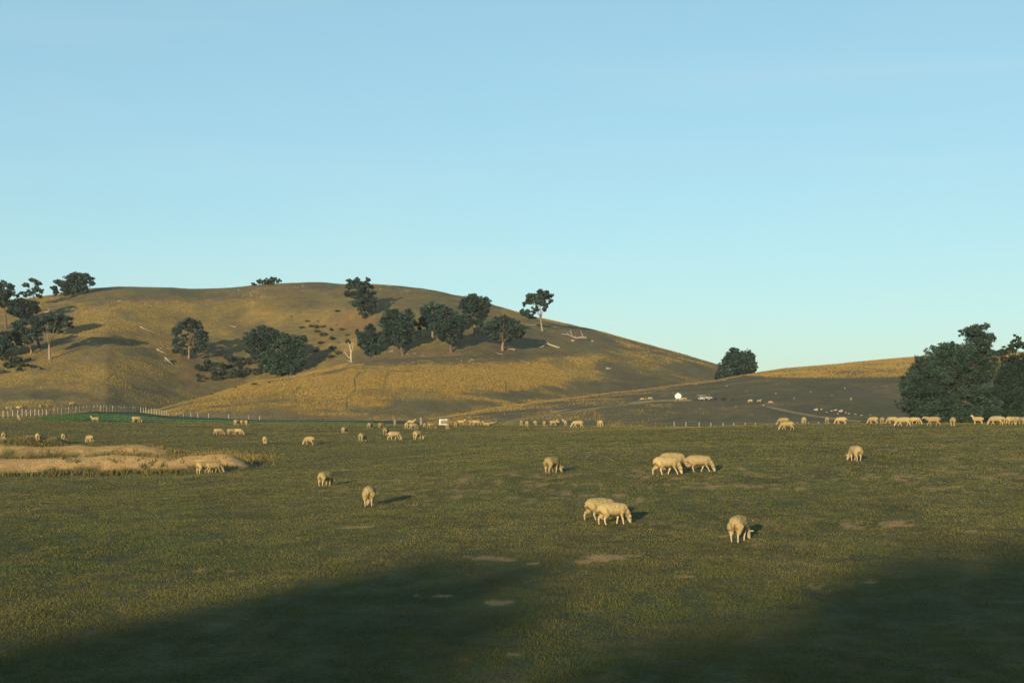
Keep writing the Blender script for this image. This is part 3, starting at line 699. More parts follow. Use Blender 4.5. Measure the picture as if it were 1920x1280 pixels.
gum_tree((58, 663), W8([(250, 700, 11, 9), (330, 780, 11, 9), (200, 760, 10, 8), (280, 840, 11, 8), (170, 840, 9, 8), (330, 880, 9, 6), (240, 910, 8, 6)]),
    'small gum with twin orange trunks left of the white forked trunk', fork=(58, 655), bark=(.19, .125, .075), trunk_r=.34, dens=4.6)
gum_tree((8, 672), W8([(60, 850, 10, 8), (20, 900, 9, 8), (120, 820, 8, 7), (60, 960, 12, 9), (130, 960, 9, 7), (20, 1030, 9, 7), (-60, 900, 12, 10), (-60, 1000, 12, 9)]),
    'low bushy tree at the left edge halfway up the hill', dens=5, trunk_r=.25)
gum_tree((500, 534), W3([(1080, 185, 4, 3), (1150, 165, 5, 4), (1230, 155, 5, 4.5), (1300, 145, 5, 5), (1350, 160, 4, 4), (1190, 175, 5, 3), (1270, 170, 5, 3)]),
    'small spiky bush alone on the hilltop skyline', name='skyline_bush', dens=5, size_px=2.4, trunk_r=.18, cat='bush')

# two trees behind the camera whose shadows fall across the foreground
def shade_tree(s, p, top, wid, lobes, label):
    d = (math.sin(SUN_AZ), math.cos(SUN_AZ)); n = (d[1], -d[0])
    bx, by = s * d[0] + p * n[0], s * d[1] + p * n[1]
    root = link('shade_tree', None, loc=(bx, by, -.05)); tag(root, label, 'tree')
    cen = [np.array([l[0] * n[0] + l[3] * d[0], l[0] * n[1] + l[3] * d[1], l[1]]) for l in lobes]; rad = [np.array([l[2]] * 3) for l in lobes]
    per = [int(22 * math.pi * l[2] ** 2 / .5 ** 2) for l in lobes]
    V, CC = leaf_cards(np.array(cen), np.array(rad), .5, per, LEAF)
    link('crown', mesh_arrays('crown', V, 4, None, CC, M_leaf), root)
    mb = MB(); fk = Vector((0, 0, 3.5))
    mb.tube([(0, 0, -.4), (0, 0, .3), (.1, 0, 2), fk], [.6, .45, .38, .33], 10, BARK_D)
    for c in cen:
        e = Vector(c); mb.tube([fk, fk.lerp(e, .5) + Vector((0, 0, .5)), e], [.2, .13, .04], 6, BARK_D)
    link('trunk', mb.mesh('trunk', M_bark, True), root)
T85 = math.tan(SUN_EL)
SA, SB = -105.0, -110.0
hA = lambda s: (s - SA) * T85
hB = lambda s: (s - SB) * T85
shade_tree(SA, -11.2, 0, 0, [(0, hA(24), 1.9, 0), (-1.2, hA(16), 2.2, .5), (1.0, hA(17), 2.0, -1), (0, hA(14), 2.6, 1), (-1.5, hA(6), 2.6, 0), (1.2, hA(3), 2.6, 1), (0, hA(-6), 2.8, 0), (0, hA(-16), 2.8, 0), (1.8, hA(26), 1.2, 0), (-.3, hA(-24), 2.6, 0), (3.2, hA(12), 1.5, 0), (4.6, hA(10), 1.5, 1), (6.0, hA(8), 1.4, 0), (3.0, hA(-8), 2.6, 0), (3.4, hA(24), 1.0, 0)],
    'tall narrow tree behind the photographer shading the left foreground')
shade_tree(SB, 6.5, 0, 0, [(0, hB(32), 3.0, 0), (-4.2, hB(24), 2.8, 1), (-7.0, hB(17), 2.9, 0), (-9.5, hB(9), 2.8, -1), (3.5, hB(35), 3.0, 0), (8, hB(34), 3.2, 1), (0, hB(22), 4.0, 0), (6, hB(24), 4.2, 0), (-3, hB(8), 4.0, 1), (4, hB(6), 4.2, -1), (10, hB(18), 4, 0), (-5, hB(-6), 3.6, 0), (3, hB(-8), 4, 0), (10, hB(0), 4, 0), (-9.5, hB(-4), 2.6, 0)],
    'broad tree behind the photographer shading the right foreground')

# ------------------------------------------------------------------ dead timber
GREYW = (.20, .175, .145)
def dead_wood(name, base, strokes, label, cat, lift=.12, r=.14, col=GREYW, group=None, layers=LAYERS):
    """strokes: lists of seen points (column,row,height above ground in m or None=as seen at the base distance)"""
    b = hit(base[0], base[1], layers); k = b.y / F; mb = MB()
    for st in strokes:
        pts = []
        for i, p in enumerate(st[1]):
            x = (p[0] - base[0]) * k; z = (base[1] - p[1]) * k
            y = (p[2] if len(p) > 2 else 0)
            gz = float(top_at(to_px(b.x + x, b.y + y), b.y + y)) - b.z
            pts.append((x, y, max(z, gz + lift * .6)))
        n = len(pts); mb.tube(pts, [st[0] * (1 - .75 * i / max(1, n - 1)) for i in range(n)], 6, col)
    o = link(name, mb.mesh(name, M_bark, True), loc=b); tag(o, label, cat, group); return o
dead_wood('dead_tree', (659, 680), [(.30, [(659, 682), (658, 670), (658, 660), (656, 650), (652, 641)]), (.15, [(658, 664), (661, 652), (663, 642)]), (.14, [(658, 672), (652, 668), (648, 662), (646, 657)]),
    (.12, [(658, 678), (653, 676), (650, 675)]), (.08, [(656, 650), (659, 644), (659, 637)]), (.07, [(648, 662), (644, 661)])], 'bare white dead tree at the left end of the grove', 'dead tree', col=(.33, .28, .21))
dead_wood('fallen_tree', (1078, 637), [(.42, [(1100, 633), (1090, 632), (1080, 634), (1074, 631), (1066, 627), (1052, 626)]), (.2, [(1074, 631), (1071, 624), (1067, 620)]), (.14, [(1072, 627), (1070, 619), (1068, 616)]), (.12, [(1066, 627), (1062, 622)]),
    (.18, [(1094, 632), (1091, 626), (1088, 619)]), (.12, [(1090, 626), (1095, 628)]), (.2, [(1080, 634), (1079, 628)])], 'large uprooted tree with upturned bare branches on red soil', 'fallen tree', col=(.20, .175, .15))
dead_wood('fallen_tree', (1045, 652), [(.36, [(1049, 652), (1040, 649), (1030, 646), (1020, 643), (1012, 641)]), (.18, [(1034, 647), (1028, 643), (1024, 639)]), (.12, [(1020, 643), (1012, 637), (1008, 635)])], 'pale fallen trunk with two limbs pointing left below the uprooted tree', 'fallen tree', col=(.28, .23, .165))
dead_wood('fallen_log', (1013, 652), [(.24, [(1020, 648), (1014, 651), (1008, 652)]), (.1, [(1020, 648), (1021, 646)])], 'short pale log just left of the fallen trunk', 'log', col=(.25, .21, .16))
dead_wood('fallen_log', (958, 657), [(.28, [(966, 656), (958, 654), (951, 657)])], 'arched pale log at the foot of the orange lit gum', 'log', col=(.26, .2, .14))
dead_wood('fallen_log', (937, 664), [(.14, [(943, 666), (936, 664), (929, 661)])], 'thin stick lying below the orange lit gum', 'log')
dead_wood('fallen_log', (997, 612), [(.22, [(1006, 609), (998, 610), (990, 608), (985, 607)]), (.1, [(1000, 610), (996, 606)])], 'dark grey log under the lone gum', 'log', col=(.16, .14, .12))
dead_wood('fallen_log', (1043, 614), [(.25, [(1050, 615), (1043, 613), (1034, 613)])], 'grey log in the shadow right of the lone gum', 'log')
dead_wood('fallen_log', (303, 660), [(.38, [(294, 655), (298, 660), (305, 666), (311, 671)]), (.15, [(299, 654), (306, 652)]), (.12, [(296, 657), (292, 656)])], 'weathered log lying downhill left of the dome shaped gum, upper one', 'log', col=(.2, .18, .15))
dead_wood('fallen_log', (316, 680), [(.4, [(309, 670), (316, 677), (325, 684)]), (.18, [(312, 678), (306, 680)]), (.15, [(316, 677), (319, 672)])], 'weathered log lying downhill left of the dome shaped gum, lower one', 'log', col=(.19, .175, .155))
dead_wood('fallen_log', (96, 584), [(.35, [(109, 584), (102, 584), (95, 585), (83, 588)]), (.16, [(96, 585), (92, 580), (88, 577)])], 'sunlit pale log with a raised limb in the shade on the left hillside', 'log', col=(.36, .28, .18))
dead_wood('fallen_log', (130, 580), [(.22, [(140, 578), (132, 580), (124, 581)])], 'grey log on golden grass right of the sunlit pale log', 'log')
dead_wood('fallen_log', (272, 618), [(.2, [(262, 612), (272, 617), (289, 624)])], 'long thin pale log pointing downhill on the open golden hillside', 'log', col=(.26, .22, .165))
dead_wood('fallen_log', (226, 565), [(.2, [(221, 564), (229, 566)])], 'short pale log high on the left hillside', 'log', col=(.26, .22, .165))
dead_wood('fallen_log', (438, 613), [(.3, [(443, 613), (437, 612), (430, 611)])], 'grey log above and left of the twin gully gums', 'log')
dead_wood('fallen_log', (734, 659), [(.2, [(738, 657), (729, 661)])], 'pale log in the shade left of the widest grove gum', 'log', col=(.25, .21, .18))
dead_wood('fallen_log', (794, 668), [(.14, [(790, 667), (798, 668)])], 'pale stick on bare soil below the grove', 'log')
dead_wood('fallen_log', (885, 676), [(.16, [(883, 673), (889, 678)])], 'forked pale stick at the upper edge of the golden slope', 'log', col=(.27, .235, .19))
dead_wood('fallen_log', (560, 702), [(.16, [(550, 702), (570, 698)])], 'pale log at the foot of the lower twin gum', 'log', col=(.25, .21, .17))
dead_wood('fallen_log', (1142, 692), [(.22, [(1136, 690), (1142, 692), (1148, 690)]), (.1, [(1142, 692), (1140, 688)])], 'small pale log in the dark hollow on the right shoulder', 'log', col=(.25, .23, .2))
dead_wood('fallen_log', (1036, 773), [(.24, [(1030, 775), (1038, 772), (1050, 770), (1060, 768), (1071, 766)]), (.2, [(1032, 773), (1034, 768), (1036, 765)])], 'dark log beside the dirt track on the right slope', 'log', col=(.10, .09, .085))
dead_wood('fallen_log', (930, 793), [(.14, [(918, 795), (926, 792), (932, 789)])], 'thin grey branch at the paddock crest left of the track', 'log', col=(.3, .26, .2), layers=[ground_L, right_L])

# ------------------------------------------------------------------ shrubs and rocks
def shrub_mesh(name, r, h, n, tint):
    cen = np.array([[rng.uniform(-.5, .5) * r, rng.uniform(-.5, .5) * r, h * rng.uniform(.3, .6)] for _ in range(5)]); rad = np.array([[r * .55, r * .55, h * .42]] * 5)
    V, CC = leaf_cards(cen, rad, .5, [n] * 5, tint, .1)
    V[:, 2] = np.maximum(V[:, 2], -.1)
    mb = MB()
    return mesh_arrays(name, V, 4, None, CC, M_leaf)
SH = [shrub_mesh('shrub', 1.5, 1.3, 60, C(.026, .038, .022)), shrub_mesh('shrub', 1.5, 1.0, 60, C(.036, .044, .024)), shrub_mesh('shrub', 1.3, 1.5, 60, C(.022, .036, .024))]
def shrub(px, py, w, label, group=None, kind=None, hs=1.0, layers=LAYERS):
    b = hit(px, py, layers); s = w * b.y / F / 3.0
    o = link('shrub', SH[kind if kind is not None else random.randrange(3)], loc=b); o.scale = (s, s, s * hs * random.uniform(.8, 1.1)); o.rotation_euler.z = random.uniform(0, 6)
    tag(o, label, 'shrub', group); return o
shrub(633, 585, 12, 'round dark shrub on red soil left of the tall ragged gum', hs=.9)
shrub(576, 603, 12, 'lone dark shrub in the middle of the open hillside', hs=.8)
shrub(607, 614, 13, 'dark shrub between the lone shrub and the grove')
shrub(547, 594, 6, 'tiny dark shrub upper left of the lone hillside shrub')
gl = 'low dark shrub in the scrubby patch below the ragged gum'
for (x, y, w) in [(597, 618, 14), (566, 618, 12), (632, 612, 8), (640, 620, 12), (650, 628, 10), (605, 632, 18), (618, 640, 14), (590, 626, 12), (575, 640, 14), (628, 654, 14), (600, 648, 16), (622, 670, 20), (634, 662, 12), (590, 660, 18), (606, 676, 20), (655, 648, 10), (580, 612, 9), (596, 604, 8), (640, 646, 10), (625, 622, 9)]:
    shrub(x + random.uniform(-5, 5), y + random.uniform(-3, 3), w * random.uniform(.5, 1.5), gl, 'scrub below the ragged gum', hs=random.uniform(.8, 1.4))
gl = 'low dark shrub in the gully scrub left of the twin gums'
for i in range(70):
    x = random.uniform(372, 500); yy = 718 - (x - 372) * .12 - random.random() * (46 - abs(x - 440) * .25)
    shrub(x, max(yy, 668), random.uniform(8, 22), gl, 'gully scrub', hs=1.25)
shrub(506, 718, 9, 'round green shrub on the golden edge of the spur', layers=[spur_L])
shrub(477, 722, 12, 'flat green shrub at the head of the spur edge', layers=[spur_L])
shrub(442, 728, 8, 'small dark shrub halfway down the spur edge', layers=[spur_L])
shrub(397, 740, 10, 'small dark shrub low on the spur edge', layers=[spur_L])
shrub(362, 747, 6, 'tiny dark shrub near the foot of the spur edge')
gl = 'low dark bush under the left edge gums'
for (x, y, w) in [(30, 682, 30), (15, 690, 24), (45, 688, 24), (55, 678, 16), (10, 676, 22), (62, 690, 14), (78, 693, 10), (35, 697, 18), (4, 700, 18)]:
    shrub(x, y, w, gl, 'bushes under the left edge gums', hs=1.1)
shrub(1342, 749.5, 8, 'small near black shrub right of the buggy and trailer', kind=2, layers=RL)
shrub(1357, 750, 14, 'wide olive shrub on the right slope right of the trailer', kind=1, layers=RL)
shrub(1375, 751, 9, 'small tan shrub at the right end of the yard row', kind=1, layers=RL)

def rock_mesh(seed, col):
    bm = bmesh.new(); bmesh.ops.create_icosphere(bm, subdivisions=2, radius=.5)
    r = random.Random(seed)
    ax = [Vector((r.uniform(-1, 1), r.uniform(-1, 1), r.uniform(-1, 1))).normalized() for _ in range(7)]
    for v in bm.verts:
        for a in ax:
            d = v.co.dot(a)
            if d > .33: v.co -= a * (d - .33)
        v.co.z *= .7
    me = bpy.data.meshes.new('rock'); bm.to_mesh(me); bm.free()
    at = me.color_attributes.new('Col', 'FLOAT_COLOR', 'POINT'); c4 = np.ones((len(me.vertices), 4), np.float32); c4[:, :3] = col
    at.data.foreach_set('color', c4.ravel()); me.materials.append(M_rock); return me
RK = [rock_mesh(i, c) for i, c in enumerate([(.17, .135, .10), (.15, .115, .085), (.24, .205, .165), (.18, .115, .075)])]
def rock(px, py, w, label, group=None, layers=LAYERS, m=None):
    b = hit(px, py, layers); s = w * b.y / F
    o = link('rock', RK[m if m is not None else random.randrange(4)], loc=(b.x, b.y, b.z + .12 * s)); o.scale = (s * random.uniform(.9, 1.4), s, s * random.uniform(.7, 1.1)); o.rotation_euler.z = random.uniform(0, 6)
    tag(o, label, 'rock', group); return o
for i in range(26): rock(random.gauss(475, 25), random.uniform(541, 560), random.uniform(2, 4.5), 'small reddish rock in the outcrop below the skyline bush', 'rocks below the skyline bush')
for i in range(14): rock(random.uniform(535, 570), random.uniform(535, 545), random.uniform(2, 4), 'small rock near the top of the hill right of the skyline bush', 'rocks at the hilltop')
for i in range(34):
    x = random.uniform(600, 960); y = float(np.interp(x, [a for a, b in hill_ridge], [b for a, b in hill_ridge])) + random.uniform(1, 14) * (1 if i % 2 else .25)
    rock(x, y, random.uniform(2, 4.2), 'small rock along the right hand ridge of the hill', 'ridge rocks')
for i in range(18): rock(random.uniform(700, 960), random.uniform(662, 684), random.uniform(1.5, 3.5), 'small pale stone on bare soil below the grove', 'stones below the grove', m=2)
for (x, y, w) in [(1530, 769, 9), (1540, 768, 5), (1560, 771, 7), (1567, 770, 9), (1577, 772, 11), (1586, 774, 6), (1592, 776, 5), (1604, 777, 5), (1615, 779, 5), (1550, 773, 4), (1571, 776, 4), (1632, 778, 4)]:
    rock(x, y, w, 'pale flat rock in the outcrop above the track on the right slope', 'outcrop on the right slope', RL, 2)
for (x, y, w) in [(1363, 724, 4), (1305, 721, 4), (1432, 760, 5), (1380, 763, 4), (1240, 727, 3), (1455, 738, 4), (1489, 747, 4), (1584, 728, 4), (1330, 740, 3), (1266, 752.5, 3), (1420, 752, 3), (1400, 733, 3), (1520, 735, 4), (1560, 742, 4)]:
    rock(x, y, w, 'small pale stone scattered on the grazed right slope', 'stones on the right slope', RL, 2)
rock(1074, 640, 8, 'pale boulder below the uprooted tree', m=2)
rock(1111, 640, 6, 'pale boulder right of the uprooted tree', m=2)
rock(763, 664, 4, 'white stone beside the widest grove gum', m=2)

# ------------------------------------------------------------------ fences
WHITEW = (.27, .24, .195)
def post_mesh(w, h, col, seed):
    mb = MB(); r = random.Random(seed)
    mb.tube([(0, 0, -.3), (r.uniform(-.01, .01), 0, h * .5), (r.uniform(-.02, .02), 0, h)], [w * .5, w * .5, w * .46], 8, col)
    return mb.mesh('post', M_bark)
fpx = [28, 72, 115, 157, 198, 236, 276, 314, 348, 381, 418, 452, 487, 520, 556, 590, 618, 652, 684, 717, 750, 782, 814, 847, 877, 906, 935, 962, 989, 1015, 1040, 1068, 1092, 1118, 1145, 1170, 1196, 1219, 1244, 1267, 1290, 1313, 1337, 1362, 1387, 1410, 1434, 1457, 1479, 1499, 1520]
def fence(name, label, posts, Yfn, meshes, hfn, nw=4, wire_r=.004, skip=()):
    P = []
    for x in posts:
        Y = float(Yfn(x)); P.append(Vector((float(to_x(x, Y)), Y, float(top_at(x, Y)))))
    root = link(name, None, loc=P[0]); tag(root, label, 'fence')
    for i, p in enumerate(P):
        o = link('post', random.choice(meshes), root, p - P[0]); o.scale.z = hfn(posts[i]) * random.uniform(.9, 1.08); o.rotation_euler = (random.uniform(-.03, .03), random.uniform(-.06, .06), random.uniform(0, 6))
    for k in range(nw):
        mb = MB(); h = .25 + .75 * (k / max(1, nw - 1))
        mb.tube([p - P[0] + Vector((0, -.08, h * hfn(posts[i]))) for i, p in enumerate(P)], [wire_r] * len(P), 4, (.35, .33, .30), False)
        link('wire', mb.mesh('wire', M_paint), root)
    return root
FY = lambda x: np.interp(x, [0, 90, 180, 260, 320, 490], [230, 240, 255, 270, 285, 295])
PM = [post_mesh(.165, 1.15, WHITEW, i) for i in range(3)] + [post_mesh(.13, 1.1, (.26, .23, .19), 9)]
fence('post_fence', 'long fence of pale closely set posts above the green strip', [x / 4.8 for x in fpx], FY, PM, lambda x: np.interp(x, [0, 320], [1.0, .88]))
PM2 = [post_mesh(.17, 1.0, (.26, .235, .2), 21), post_mesh(.13, .95, (.22, .2, .18), 22)]
fence('wire_fence', 'sparse wire fence continuing right from the pale post fence', [330.4, 343.7, 357.5, 370.8, 391, 428.7, 466, 487], FY, PM2, lambda x: .9)
CY = lambda x: np.interp(x, [1255, 1540], [168, 160])
PM3 = [post_mesh(.07, 1.0, (.34, .31, .27), 31)]
def crest_h(x):
    # posts stand just behind the crest; only their heads show
    return .72
fence('crest_fence', 'thin wire fence just behind the paddock crest in front of the right slope', [1264, 1286, 1311, 1333, 1356, 1376, 1397, 1416, 1436, 1455, 1475, 1495, 1516, 1535], CY, PM3, crest_h, 3)
PM4 = [post_mesh(.07, 1.15, (.06, .06, .055), 41)]
fence('picket_fence', 'fence of thin dark steel pickets along the near edge of the green strip', [200, 242, 292, 338, 386, 430, 480, 520, 560, 611, 654, 697], lambda x: np.interp(x, [200, 700], [172, 182]), PM4, lambda x: 1.0, 4, .003)

def timber_post(px, py, w, h, label, picket=False):
    b = hit(px, py, [ground_L], 100)
    mb = MB(); k = b.y / F
    mb.tube([(0, 0, -.4), (.02, 0, h * k * .5), (-.01, 0, h * k)], [w * k * .5, w * k * .52, w * k * .46], 9, (.20, .16, .105))
    root = link('strainer_post', None, loc=b); tag(root, label, 'post')
    link('post', mb.mesh('post', M_bark), root)
    if picket:
        mb = MB(); mb.tube([(-2.2 * k, .1, 0), (-3.4 * k, .1, 18 * k)], [.045, .04], 6, (.03, .035, .04)); mb.box((-3.3 * k, .1, 15 * k), (1.6 * k, .05, 6 * k), (.03, .035, .045))
        link('marker', mb.mesh('marker', M_paint), root)
        mb = MB(); mb.tube([(0, .1, 9 * k), (2.2 * k, .2, 14 * k)], [.05, .05], 6, (.06, .06, .05)); link('brace', mb.mesh('brace', M_bark), root)
timber_post(740.4, 796.5, 3.4, 11, 'stout timber post with a dark marker standing beside it', True)
timber_post(789.5, 796, 5.0, 13, 'thick weathered timber post where the golden track edge starts')

# ------------------------------------------------------------------ sign board
b = hit(831, 797, [ground_L], 120); k = b.y / F
root = link('sign_board', None, loc=b); tag(root, 'white sign board at the paddock crest behind a sheep', 'sign')
w_, h_ = 15.6 * k, 11.8 * k
mb = MB(); mb.box((0, 0, h_ * .52), (w_, .04, h_ * .92), (.31, .36, .40), 0, .008); link('panel', mb.mesh('panel', M_paint), root)
for s in (-1, 1):
    mb = MB(); mb.tube([(s * w_ * .42, .06, -.3), (s * w_ * .42, .06, h_)], [.035, .035], 8, (.5, .5, .5)); link('leg', mb.mesh('leg', M_paint), root)
mb = MB(); mb.box((-w_ * .16, -.024, h_ * .82), (w_ * .16, .006, h_ * .15), (.10, .16, .19)); link('emblem', mb.mesh('emblem', M_paint), root)
for (cx, cz, ww, hh) in [(.18, .82, .42, .08), (0, .64, .8, .05), (-.2, .5, .36, .05), (-.2, .38, .36, .05), (-.22, .24, .3, .05)]:
    mb = MB(); mb.box((cx * w_, -.024, cz * h_), (ww * w_, .006, hh * h_), (.16, .19, .23)); link('print_line', mb.mesh('print_line', M_paint), root)

# ------------------------------------------------------------------ feeder, buggy, trailer on the right slope
b = hit(1272.5, 749.5, RL); k = b.y / F
root = link('field_feeder', None, loc=(b.x, b.y, b.z)); tag(root, 'white peaked field feeder bin on the right slope', 'feeder'); root.rotation_euler.z = math.radians(-18)
W2 = 6.0 * k
mb = MB(); mb.prism([(-W2 * .72, .22), (W2 * .72, .22), (W2 * .72, 3.6 * k), (-W2 * .72, 3.6 * k)], -W2 * .7, W2 * .7, (.36, .36, .35)); link('hopper_base', mb.mesh('hopper_base', M_paint), root)
mb = MB(); mb.prism([(-W2 * .78, 3.7 * k), (W2 * .78, 3.7 * k), (W2, 4.8 * k), (W2, 8.6 * k), (0, 13.2 * k), (-W2, 8.6 * k), (-W2, 4.8 * k)], -W2, W2, (.38, .385, .38)); link('bin', mb.mesh('bin', M_paint), root)
for s in (-1, 1):
    mb = MB(); mb.prism([(s * W2 * 1.08, 8.3 * k), (0, 13.3 * k), (0, 13.6 * k), (s * W2 * 1.08, 8.6 * k)], -W2 * 1.06, W2 * 1.06, (.33, .34, .35)); link('roof_panel', mb.mesh('roof_panel', M_paint), root)
for s in (-1, 1):
    mb = MB(); mb.box((s * W2 * .7, 0, .08), (.12, W2 * 2.3, .2), (.25, .24, .22)); link('skid', mb.mesh('skid', M_paint), root)

def wheel(parent, x, y, r, w):
    mb = MB(); mb.tube([(x, y - w / 2, r), (x, y - w * .3, r), (x, y + w * .3, r), (x, y + w / 2, r)], [r * .86, r, r, r * .86], 18, (.02, .02, .02)); o = link('wheel', mb.mesh('wheel', M_bark, False), parent)
    mb = MB(); mb.tube([(x, y - w / 2 - .01, r), (x, y + w / 2 + .01, r)], [r * .5, r * .5], 14, (.35, .35, .35)); link('rim', mb.mesh('rim', M_paint), o)
b = hit(1315, 750.5, RL); k = b.y / F
root = link('farm_buggy', None, loc=b); tag(root, 'white roofed farm buggy parked right of the white feeder', 'buggy'); root.rotation_euler.z = math.radians(8)
mb = MB(); mb.prism([(-.62, .28), (.62, .28), (.62, .62), (.2, .66), (-.25, .66), (-.62, .56)], -.55, .55, (.33, .33, .32)); link('body', mb.mesh('body', M_paint), root)
mb = MB(); mb.box((-.02, 0, .80), (.5, 1.0, .28), (.25, .26, .26), 0, .04); link('cab', mb.mesh('cab', M_paint), root)
mb = MB(); mb.box((-.05, -.506, .80), (.36, .02, .2), (.05, .05, .05)); o = link('window', mb.mesh('window', M_glass), root)
mb = MB(); mb.box((0, 0, 1.08), (2.1 * .85, 1.3, .06), (.34, .36, .38), 0, .02); link('roof', mb.mesh('roof', M_paint), root)
for sx in (-.55, .5):
    for sy in (-.5, .5):
        mb = MB(); mb.tube([(sx, sy, .5), (sx * .95, sy, 1.06)], [.025, .025], 6, (.15, .15, .15)); link('roof_post', mb.mesh('roof_post', M_paint), root)
for sx in (-.42, .42):
    for sy in (-.52, .52): wheel(root, sx, sy, .27, .2)
b = hit(1327, 750, RL)
root = link('flat_trailer', None, loc=b); tag(root, 'low grey flat trailer hitched right of the farm buggy', 'trailer'); root.rotation_euler.z = math.radians(8)
mb = MB(); mb.box((.1, 0, .48), (1.5, 1.1, .1), (.4, .4, .4), 0, .02); link('bed', mb.mesh('bed', M_paint), root)
mb = MB(); mb.box((.1, -.54, .6), (1.5, .04, .16), (.2, .2, .19)); link('side_board', mb.mesh('side_board', M_paint), root)
mb = MB(); mb.tube([(-.6, 0, .45), (-1.0, 0, .42)], [.04, .04], 6, (.2, .2, .2)); link('drawbar', mb.mesh('drawbar', M_paint), root)
mb = MB(); mb.box((-.1, 0, .64), (.7, .7, .2), (.42, .28, .16), .2, .04); link('load', mb.mesh('load', M_bark), root)
for sy in (-.55, .55): wheel(root, .15, sy, .26, .16)

# ------------------------------------------------------------------ sheep
WOOL, FACE = C(.275, .210, .098), C(.36, .28, .18)
def sheep_mesh(pose, leg=0, turn=0.0, fat=1.0):
    bm = bmesh.new(); spheres = []
    def chain(pts, sq=(1, 1, 1)):
        for (p, q) in zip(pts[:-1], pts[1:]):
            p3, q3 = Vector(p[:3]), Vector(q[:3]); n = max(2, int((q3 - p3).length / (min(p[3], q[3]) * .35)))
            for i in range(n + 1):
                t = i / n; spheres.append((p3.lerp(q3, t), p[3] * (1 - t) + q[3] * t, sq))
    lie = pose == 'lie'; dz = -.27 if lie else 0
    chain([(-.35, 0, .528 + dz, .172), (-.22, 0, .517 + dz, .193), (0, 0, .50 + dz, .205), (.2, 0, .50 + dz, .19), (.31, 0, .513 + dz, .162)], (1, 1.03 * fat, 1))
    chain([(-.12, 0, .455 + dz, .195), (.12, 0, .455 + dz, .19)], (1, 1.0 * fat, .9))
    chain([(-.50, 0, .55 + dz, .05), (-.545, 0, .49 + dz, .04), (-.545, 0, .42 + dz, .03)])
    if pose == 'graze':
        a, b_, c_, d_ = (.36, 0, .50), (.52, turn * .35, .34), (.60, turn * .8, .21), (.665, turn * 1.15, .06)
    elif pose == 'walk': a, b_, c_, d_ = (.36, 0, .54), (.52, 0, .61), (.60, turn, .65), (.75, turn * 1.5, .56)
    else: a, b_, c_, d_ = (.34, 0, .56 + dz), (.45, turn * .3, .73 + dz), (.50, turn * .7, .83 + dz), (.64, turn * 2, .75 + dz)
    chain([a + (.145,), b_ + (.10,), c_ + (.078,)])
    chain([c_ + (.080,), tuple((Vector(c_) * .45 + Vector(d_) * .55)) + (.062,), d_ + (.042,)], (1, .92, 1))
    hd = (Vector(d_) - Vector(c_)).normalized(); up = Vector((-hd.z, 0, hd.x))
    if up.z < 0: up = -up
    for s in (-1, 1):
        e0 = Vector(c_) - hd * .03 + Vector((0, s * .055, 0)) + up * .03; e1 = e0 + Vector((-.03, s * .12, .0)) - up * .005
        for t in np.linspace(0, 1, 7): spheres.append((e0.lerp(e1, t), .028 * (1 - .55 * abs(t - .4)), (1, 1, 1)))
    if not lie:
        st = [(0, 0, 0, 0), (.07, -.06, .06, -.07), (-.05, .06, -.07, .05), (.15, -.13, .16, -.13)][leg]
        for i, s in enumerate((-1, 1)):
            o = st[i]
            chain([(-.34, s * .10, .44, .13), (-.30 + o * .3, s * .115, .32, .085), (-.42 + o * .75, s * .105, .215, .034), (-.395 + o, s * .10, .06, .024), (-.375 + o, s * .10, .03, .028)])
            o = st[i + 2]
            chain([(.25, s * .09, .42, .11), (.235 + o * .2, s * .105, .29, .052), (.25 + o * .65, s * .10, .17, .031), (.24 + o, s * .10, .06, .024), (.255 + o, s * .10, .03, .028)])
    else:
        for s in (-1, 1):
            chain([(-.34, s * .16, .13, .11), (-.22, s * .24, .07, .06), (-.40, s * .26, .035, .035)])
            chain([(.28, s * .12, .12, .08), (.40, s * .14, .06, .045), (.28, s * .17, .035, .033)])
    for (p, r, sq) in spheres:
        m = Matrix.Translation(p) @ Matrix.Diagonal((r * sq[0], r * sq[1], r * sq[2], 1))
        bmesh.ops.create_icosphere(bm, subdivisions=2, radius=1, matrix=m)
    me = bpy.data.meshes.new('sheep_src'); bm.to_mesh(me); bm.free()
    ob = bpy.data.objects.new('sheep_src', me); COL.objects.link(ob)
    md = ob.modifiers.new('r', 'REMESH'); md.mode = 'VOXEL'; md.voxel_size = .017; md.adaptivity = 0
    ms = ob.modifiers.new('s', 'SMOOTH'); ms.factor = .5; ms.iterations = 5
    dg = bpy.context.evaluated_depsgraph_get(); dg.update()
    out = bpy.data.meshes.new_from_object(ob.evaluated_get(dg)); out.name = 'sheep'
    bpy.data.objects.remove(ob); bpy.data.meshes.remove(me)
    n = len(out.vertices); co = np.empty(n * 3); out.vertices.foreach_get('co', co); co = co.reshape(-1, 3)
    no = np.empty(n * 3); out.vertices.foreach_get('normal', no); no = no.reshape(-1, 3)
    ctr = np.array(c_); dd = np.array(d_)
    ax = (dd - ctr); Lh = np.linalg.norm(ax); ax /= Lh
    th = (co - ctr) @ ax; rad = np.linalg.norm(co - ctr - th[:, None] * ax, axis=1)
    face = smooth(-.04, .02, th) * (rad < .2) * (co[:, 0] > .38)
    legm = smooth(.26, .20, co[:, 2] + 0 * th) * (np.abs(co[:, 1]) > .03) * (co[:, 0] < .45) if not lie else 0 * th
    pale = np.clip(np.maximum(face, legm), 0, 1)
    wz = fbm(co[:, 0] * 14 + 3, co[:, 1] * 14 + co[:, 2] * 19, 131, 3) - .5
    co = co + no * (wz * .05 * (1 - pale))[:, None]
    out.vertices.foreach_set('co', co.ravel())
    colr = mix(np.broadcast_to(WOOL, (n, 3)), FACE, pale) * (1 + wz[:, None] * .25)
